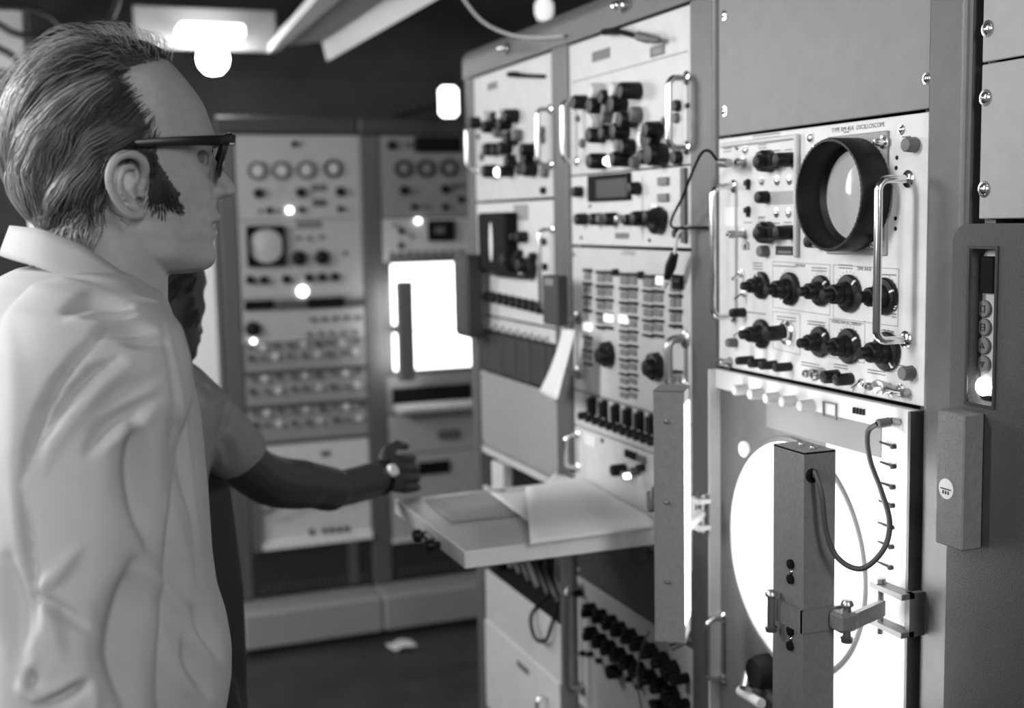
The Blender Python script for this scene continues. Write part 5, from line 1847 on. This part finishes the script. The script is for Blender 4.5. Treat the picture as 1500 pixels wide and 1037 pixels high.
# glasses
gl = MB()
def gp(a, h, l): return HW(a, h, l)
for sg in (-1, 1):
    # rim: rounded trapezoid in front of the eye
    cx_ = .034
    rim = [(-.027, 206), (-.012, 203), (.010, 203), (.026, 206), (.029, 216), (.026, 240), (.016, 256), (0, 261), (-.014, 256), (-.022, 240), (-.026, 220)]
    pts = []
    for (dl, h) in rim:
        a = 331-(h-203)*.26-abs(dl+cx_)*0
        wrap = 9*((cx_+dl)/.06)**2
        pts.append(gp(a-wrap, h, sg*(cx_+dl)))
    pts.append(pts[0]); pp = bez(pts, 5)
    gl.tube(pp, .0026, 8)
    # heavy brow bar
    gl.tube([gp(331, 206, sg*.007), gp(332, 204, sg*.03), gp(327, 205, sg*.052), gp(321, 207, sg*.066)], [.003, .0046, .005, .0052], 10)
    # temple arm
    arm = []
    for (a, h, l, hh) in ((330, 210, .064, 7.6), (318, 210.5, .0705, 7.6), (290, 212, .0765, 7.2), (250, 213.5, .0795, 6.8), (215, 215.5, .0805, 6.4), (184, 218, .0815, 6)):
        arm.append((gp(a, h, sg*l), Vector((0, .0016, 0)), Vector(upv)*(hh*S_)))
    gl.add(*loft(arm, 12, 3.2), True)
    gl.tube([gp(186, 219, sg*.0815), gp(168, 228, sg*.081), gp(154, 244, sg*.078)], [.0034, .003, .0025], 8)
    ls = MB(); 
    ring_ = [gp(330-(h-203)*.26-9*((cx_+dl)/.06)**2, h, sg*(cx_+dl)) for dl, h in rim]
    ls.add(ring_, [tuple(range(len(ring_)))])
gl.tube([gp(331, 214, -.008), gp(334, 212, 0), gp(331, 214, .008)], .0026, 8)
go = gl.obj('glasses', GLASSES, man)
for l in (-.0782,):
    MB().add(*loft([(gp(318, 216.5, l), Vector((0, .0006, 0)), Vector(upv)*.0006), (gp(327, 216, l+.0065), Vector((0, .0006, 0)), Vector(upv)*.0006)], 8), True).obj('hinge_pin', CHROME, go)

# ---- hair of the man
HAIR = hairmat('hair_grey', .010, .42)
vc = coords(me); vn = normals(me)


def head_px(p):
    d = Vector(p)-O
    return 165+d.dot(fwd)/S_/kx, 240-d.dot(upv)/S_/kz, d.dot(lft)


def hair_region(a, h, l):
    """True where hair grows, in profile rows/columns"""
    al = abs(l)
    if h > 372 or a < -30: return False
    # hairline on the near/far side, receding at the temple
    line = np.interp(h, [55, 84, 96, 110, 126, 150, 174, 196, 212, 240, 270, 292, 302], [262, 262, 226, 192, 188, 202, 217, 224, 214, 216, 236, 252, 246])
    if h < 118:
        mid = max(0, 1-al/.045)
        line = line*(1-mid)+mid*max(line, np.interp(h, [60, 84, 104, 118], [262, 262, 250, 200]))
    if a > line: return False
    # lower limit behind and before the ear
    if al > .03:
        if a > 206: return h < 304
        if a > 140: return h < np.interp(a, [140, 150, 178, 206], [338, 262, 226, 236])
        return h < np.interp(a, [-30, 60, 110, 140], [372, 362, 350, 338])
    return h < 368


def flow_man(q, n, t, p1, p2):
    a, h, l = head_px(q)
    # combed back over the top, sweeping down and back at the sides, curling at the nape
    down = np.interp(h, [55, 110, 160, 220, 280, 340], [.10, .45, .8, 1.1, 1.25, 1.3])
    back = np.interp(h, [55, 140, 220, 300, 360], [1.0, 1.0, .8, .55, .25])
    if a > 196 and h > 225: down, back = 1.0, -.15   # sideburn
    if 130 < a < 196 and 190 < h < 235: back, down = 1.0, .55
    wob = .55*math.sin(a*.055+h*.048+abs(l)*22)+.35*math.sin(a*.11-h*.085+abs(l)*55+1.0)+.22*math.sin(p1+t*4*p2)
    if h > 250 and a < 120: wob += .5*math.sin(t*5+a*.06)
    return fwd*(-back-wob*.75)-upv*(down+wob*.35)+lft*(.15*math.sin(p1*1.7))*(1 if l > 0 else -1)


tris = [p for p in me.polygons]
rs = np.random.RandomState(11)
fc = np.array([tuple(p.center) for p in me.polygons]); fn = np.array([tuple(p.normal) for p in me.polygons]); fa = np.array([p.area for p in me.polygons])
D = fc-np.array(O)
pa, ph_, pl_ = 165+D@np.array(fwd)/S_/kx, 240-D@np.array(upv)/S_/kz, D@np.array(lft)
nzr = rs.normal(0, 1, len(pa))
ok = np.array([hair_region(a+max(0, 10*q), h+(5*q if a > 200 and h > 240 else 0), l) if (h < 380 and abs(l) < .1) else False for a, h, l, q in zip(pa, ph_, pl_, nzr)])
okc = np.array([hair_region(a+(20 if a > 150 and h < 225 else (4 if a > 150 else 0)), h+(8 if h > 240 else 0), l) if (h < 380 and abs(l) < .1) else False for a, h, l in zip(pa, ph_, pl_)])
# not on the ears
ear = ((np.abs(pl_) > .073) & (pa > 140) & (pa < 203) & (ph_ > 228) & (ph_ < 325))
ok &= ~ear
okc &= ~ear
idx = np.where(ok)[0]
# scalp cap beneath the strands
used = {}
cv, cf = [], []
for i in np.where(okc)[0]:
    q = []
    for vi in me.polygons[i].vertices:
        if vi not in used:
            used[vi] = len(cv)
            cv.append(Vector(vc[vi])+Vector(vn[vi])*.0016)
        q.append(used[vi])
    cf.append(tuple(q))
cap = MB().add(cv, cf, True)
cme = bpy.data.meshes.new('scalp'); cme.from_pydata(cap.v, [], cap.f); cme.polygons.foreach_set('use_smooth', cap.sm); cme.materials.append(mat('scalp_hair', .03, .6))
wt = fa[idx]*np.where(pa[idx] > 165, 2.2, 1)*np.where((pa[idx] > 196) & (ph_[idx] > 225), 2.2, 1)
pick = rs.choice(idx, 12000, p=wt/wt.sum())
roots = []
for n_, i in enumerate(pick):
    a, h, l = pa[i], ph_[i], pl_[i]
    w1 = math.sin(a*.052+h*.075+abs(l)*38+.6*math.sin(h*.05)); w2 = math.sin(h*.10-a*.035+abs(l)*70+1.7)
    cl = .6*w1+.4*w2                      # locks: strands near each other lie and shade alike
    pale = np.interp(a, [-10, 60, 130, 200], [.22, .12, 0, -.12])
    tn = float(np.clip(.26+.42*cl+rs.normal(0, .10)+pale, 0, 1)**1.3)
    L = np.interp(h, [60, 120, 200, 300, 360], [.050, .060, .055, .040, .026])*rs.uniform(.7, 1.25)
    lf = np.interp(h, [60, 120, 220, 330], [.008, .008, .0095, .0085])*(.55+.55*cl+rs.uniform(0, .35))
    rd = rs.uniform(.0003, .0007)
    if a > 196 and h > 225: L, lf, tn, rd = .007, .0014, tn*.25, .00036
    elif a > 165: lf *= .4; tn *= .5; rd *= .6; L *= .55
    if a > 215 and h < 110: L *= .6
    if n_ % 11 == 0 and h < 125: lf = rs.uniform(.009, .017); L *= .7; rd = .00025; tn = .7      # flyaway hairs
    roots.append((fc[i], fn[i], float(L), float(max(.0006, lf)), tn, float(rd)))
hair = hair_strands('hair', bvh, roots, flow_man, man, HAIR, 0, 0, 5)
link('scalp', cme, hair)
# eyebrows
br = [i for i in np.where((ph_ > 198) & (ph_ < 208) & (pa > 280) & (np.abs(pl_) > .012) & (np.abs(pl_) < .05))[0]]
roots = [(fc[i], fn[i], .008, .0016, .2, .0004) for i in rs.choice(br, min(240, len(br)))]
hair_strands('eyebrow', bvh, roots, lambda q, n, t, p1, p2: -fwd*.6+upv*.2+lft*(1 if (Vector(q)-O).dot(lft) > 0 else -1), man, HAIR, 0, 0, 6, 5)

# ============================================================== the person behind, reaching for the shelf
PY = 1.95
O2 = Vector(on_y(214, 427, PY))
ya_ = math.radians(38)
R2 = Matrix.Rotation(ya_, 3, 'Z') @ Matrix.Rotation(math.radians(10), 3, 'Y')
f2, l2, u2 = R2 @ Vector((1, 0, 0)), R2 @ Vector((0, 1, 0)), R2 @ Vector((0, 0, 1))
SC2 = .97


def HW2(a, h, l): return O2+f2*((a-165)*S_*SC2)+u2*((240-h)*S_*SC2)+l2*(l*SC2)


rows2, HP2 = head_points(150, 150)
a_ = (HP2[..., 0]/S_-165)*S_*SC2; h_ = (240+HP2[..., 1]/S_)*S_*SC2; l_ = HP2[..., 2]*SC2
W2 = np.array(O2)+a_[..., None]*np.array(f2)+h_[..., None]*np.array(u2)+l_[..., None]*np.array(l2)
b2_ = MB().add(*grid_mesh(W2), True)
chest = Vector(on_y(222, 800, PY)); cx2 = chest.x
fh = Vector((math.cos(.4), math.sin(.4), 0)); lh = Vector((-math.sin(.4), math.cos(.4), 0))
nb = Vector((cx2-.01, PY, 1.42))
h0 = HW2(150, 330, 0)
b2_.add(*loft([(h0+u2*.02, f2*.055, l2*.052), (h0*.5+nb*.5, fh*.054, lh*.054), (nb, fh*.060, lh*.062), (nb-Vector((0, 0, .06)), fh*.075, lh*.12)], 28, 2.1), True)
def ring2(z, k, hx, hy): return (Vector((cx2+k, PY, z)), fh*hx, lh*hy)
b2_.add(*loft([ring2(1.40, -.01, .07, .12), ring2(1.30, -.02, .085, .14), ring2(1.1, -.01, .092, .135), ring2(.95, 0, .10, .145), ring2(.82, 0, .09, .14)], 28), True)
for sg in (-1, 1):
    p = Vector((cx2, PY, 0))+lh*(sg*.09)
    b2_.tube([p+Vector((0, 0, .9)), p+Vector((0, 0, .66)), p+Vector((.01, 0, .46)), p+Vector((-.01, 0, .26)), p+Vector((-.02, 0, .08))], [.07, .062, .046, .042, .033], 12)
    b2_.tube([p+Vector((-.05, 0, .045)), p+fh*.05+Vector((0, 0, .045)), p+fh*.13+Vector((0, 0, .03))], [.03, .034, .022], 10)
# reaching arm: near side
s0, el, md_, wr = Vector(on_y(262, 585, 1.86)), Vector(on_y(392, 702, 2.04)), Vector(on_y(495, 716, 2.18)), Vector(on_y(556, 700, 2.265))
b2_.tube(bez([Vector((cx2, PY-.08, s0.z+.02)), s0, s0*.5+el*.5+Vector((0, 0, -.01)), el, el*.4+md_*.6, md_, wr], 4), [.036]*4+[.040]*4+[.042]*4+[.044]*4+[.041]*4+[.034]*4+[.029], 16)
fingers_mesh(b2_, wr+Vector((.004, .004, .004)), (wr-md_).normalized()+Vector((.0, .0, -.12)), Vector((-.35, -1, .2)), Vector((-.15, .1, 1)), 1.0, .85)
# far arm hangs
q0 = nb+lh*.17+Vector((0, 0, -.07)); q1 = q0+Vector((0, 0, -.28)); q2 = q1+fh*.06+Vector((0, 0, -.24))
b2_.tube([q0, q0*.5+q1*.5, q1, q2], [.045, .042, .036, .025], 12)
fingers_mesh(b2_, q2, q2-q1, lh, fh, .92, .3)
me2 = remesh(b2_, .0027, 2, 'person')
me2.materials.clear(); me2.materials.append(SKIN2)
p2 = link('person', me2)
tag(p2, 'person half hidden behind the man, stretching a dark bare arm towards the shelf', 'person')
# shirt with a short sleeve
s2 = MB().add(*loft([ring2(1.455, -.02, .066, .075), ring2(1.43, -.015, .09, .12), ring2(1.39, -.005, .11, .165), ring2(1.32, -.02, .10, .165), ring2(1.26, -.025, .095, .15), ring2(1.205, -.025, .095, .145)], 36, 2.3), True)
se = Vector(on_y(350, 672, 1.985))
s2.add(*loft([(Vector((cx2+.0, PY-.05, s0.z)), Vector((.06, 0, 0)), Vector((0, 0, .06))), (s0, Vector((.03, -.03, .035)), Vector((.03, .035, -.02))*1.2), (s0*.55+se*.45, Vector((.034, -.0, .046)), Vector((.02, -.060, 0))), (se, Vector((.037, -.0, .033)), Vector((.02, -.060, 0)))], 28, 2.1), True)
q0b = q0*.3+q1*.7
s2.add(*loft([(q0+Vector((0, 0, .03))-lh*.03, fh*.055, lh*.05), (q0b, fh*.058, lh*.052)], 24, 2.1), True)
sm2 = remesh(s2, .004, 3, 'shirt')
folds(sm2, [([(318, 640), (330, 655), (336, 680)], -.004, 5), ([(325, 630), (342, 640), (350, 664)], .005, 5), ([(314, 648), (324, 664), (328, 688)], .005, 4), ([(300, 560), (320, 590), (345, 612)], -.003, 9)])
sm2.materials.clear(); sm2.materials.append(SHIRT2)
link('shirt', sm2, p2)
t2_ = MB().add(*loft([ring2(1.25, -.002, .108, .152), ring2(1.08, .008, .114, .15), ring2(.95, 0, .12, .16), ring2(.80, 0, .105, .155)], 32, 2.3), True)
for sg in (-1, 1):
    p = Vector((cx2, PY, 0))+lh*(sg*.09)
    t2_.add(*loft([(p+Vector((0, 0, .88)), fh*.09, lh*.08), (p+Vector((0, 0, .62)), fh*.082, lh*.074), (p+Vector((0, 0, .35)), fh*.074, lh*.066), (p+Vector((-.01, 0, .06)), fh*.078, lh*.066)], 20, 2.1), True)
tm2 = remesh(t2_, .006, 2, 'trousers'); tm2.materials.clear(); tm2.materials.append(TROUS)
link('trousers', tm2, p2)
for sg in (-1, 1):
    p = Vector((cx2, PY, 0))+lh*(sg*.095)
    MB().add(*loft([(p-fh*.085+Vector((0, 0, .045)), lh*.03, Vector((0, 0, .04))), (p-fh*.03+Vector((0, 0, .052)), lh*.037, Vector((0, 0, .05))), (p+fh*.08+Vector((0, 0, .044)), lh*.042, Vector((0, 0, .043))), (p+fh*.15+Vector((0, 0, .034)), lh*.040, Vector((0, 0, .033))), (p+fh*.19+Vector((0, 0, .024)), lh*.02, Vector((0, 0, .023)))], 18, 2.2), True).obj('shoe', SHOE, p2)
# watch on the wrist
dv = (wr-md_).normalized(); 
wb = MB()
circ = []
for k in range(25):
    a = 2*math.pi*k/24
    n1 = dv.orthogonal().normalized(); n2 = dv.cross(n1)
    circ.append(wr+dv*.004+(n1*math.cos(a)*.030+n2*math.sin(a)*.030))
wb.tube(circ, .0045, 8)
ww = wb.obj('wristwatch', BLACKM, p2)
wv = Vector((-.45, -.85, .25)).normalized()
wv = (wv-dv*wv.dot(dv)).normalized()
MB().tube([wr+dv*.004+wv*.030, wr+dv*.004+wv*.038], [.013, .012], 16).obj('watch_face', WHITE, ww)
# dark short hair
bv2 = BVHTree.FromPolygons([v.co for v in me2.vertices], [tuple(p.vertices) for p in me2.polygons])
fc2 = np.array([tuple(p.center) for p in me2.polygons]); fn2 = np.array([tuple(p.normal) for p in me2.polygons]); fa2 = np.array([p.area for p in me2.polygons])
D2 = fc2-np.array(O2)
A2, H2, L2 = 165+D2@np.array(f2)/S_/SC2, 240-D2@np.array(u2)/S_/SC2, D2@np.array(l2)/SC2
ok2 = np.array([bool(abs(l) < .09 and h < 330 and hair_region(a-(25 if h < 150 else 0), h, l)) for a, h, l in zip(A2, H2, L2)])
ix2 = np.where(ok2)[0]
pk = np.random.RandomState(2).choice(ix2, 1500, p=fa2[ix2]/fa2[ix2].sum())
roots = [(fc2[i], fn2[i], .03, .004, .2, .0009) for i in pk]
hair_strands('hair', bv2, roots, lambda q, n, t, a, b: -f2*.6-u2*.7+l2*.2*math.sin(a), p2, hairmat('hair_dark', .008, .05), 0, 0, 8, 6)
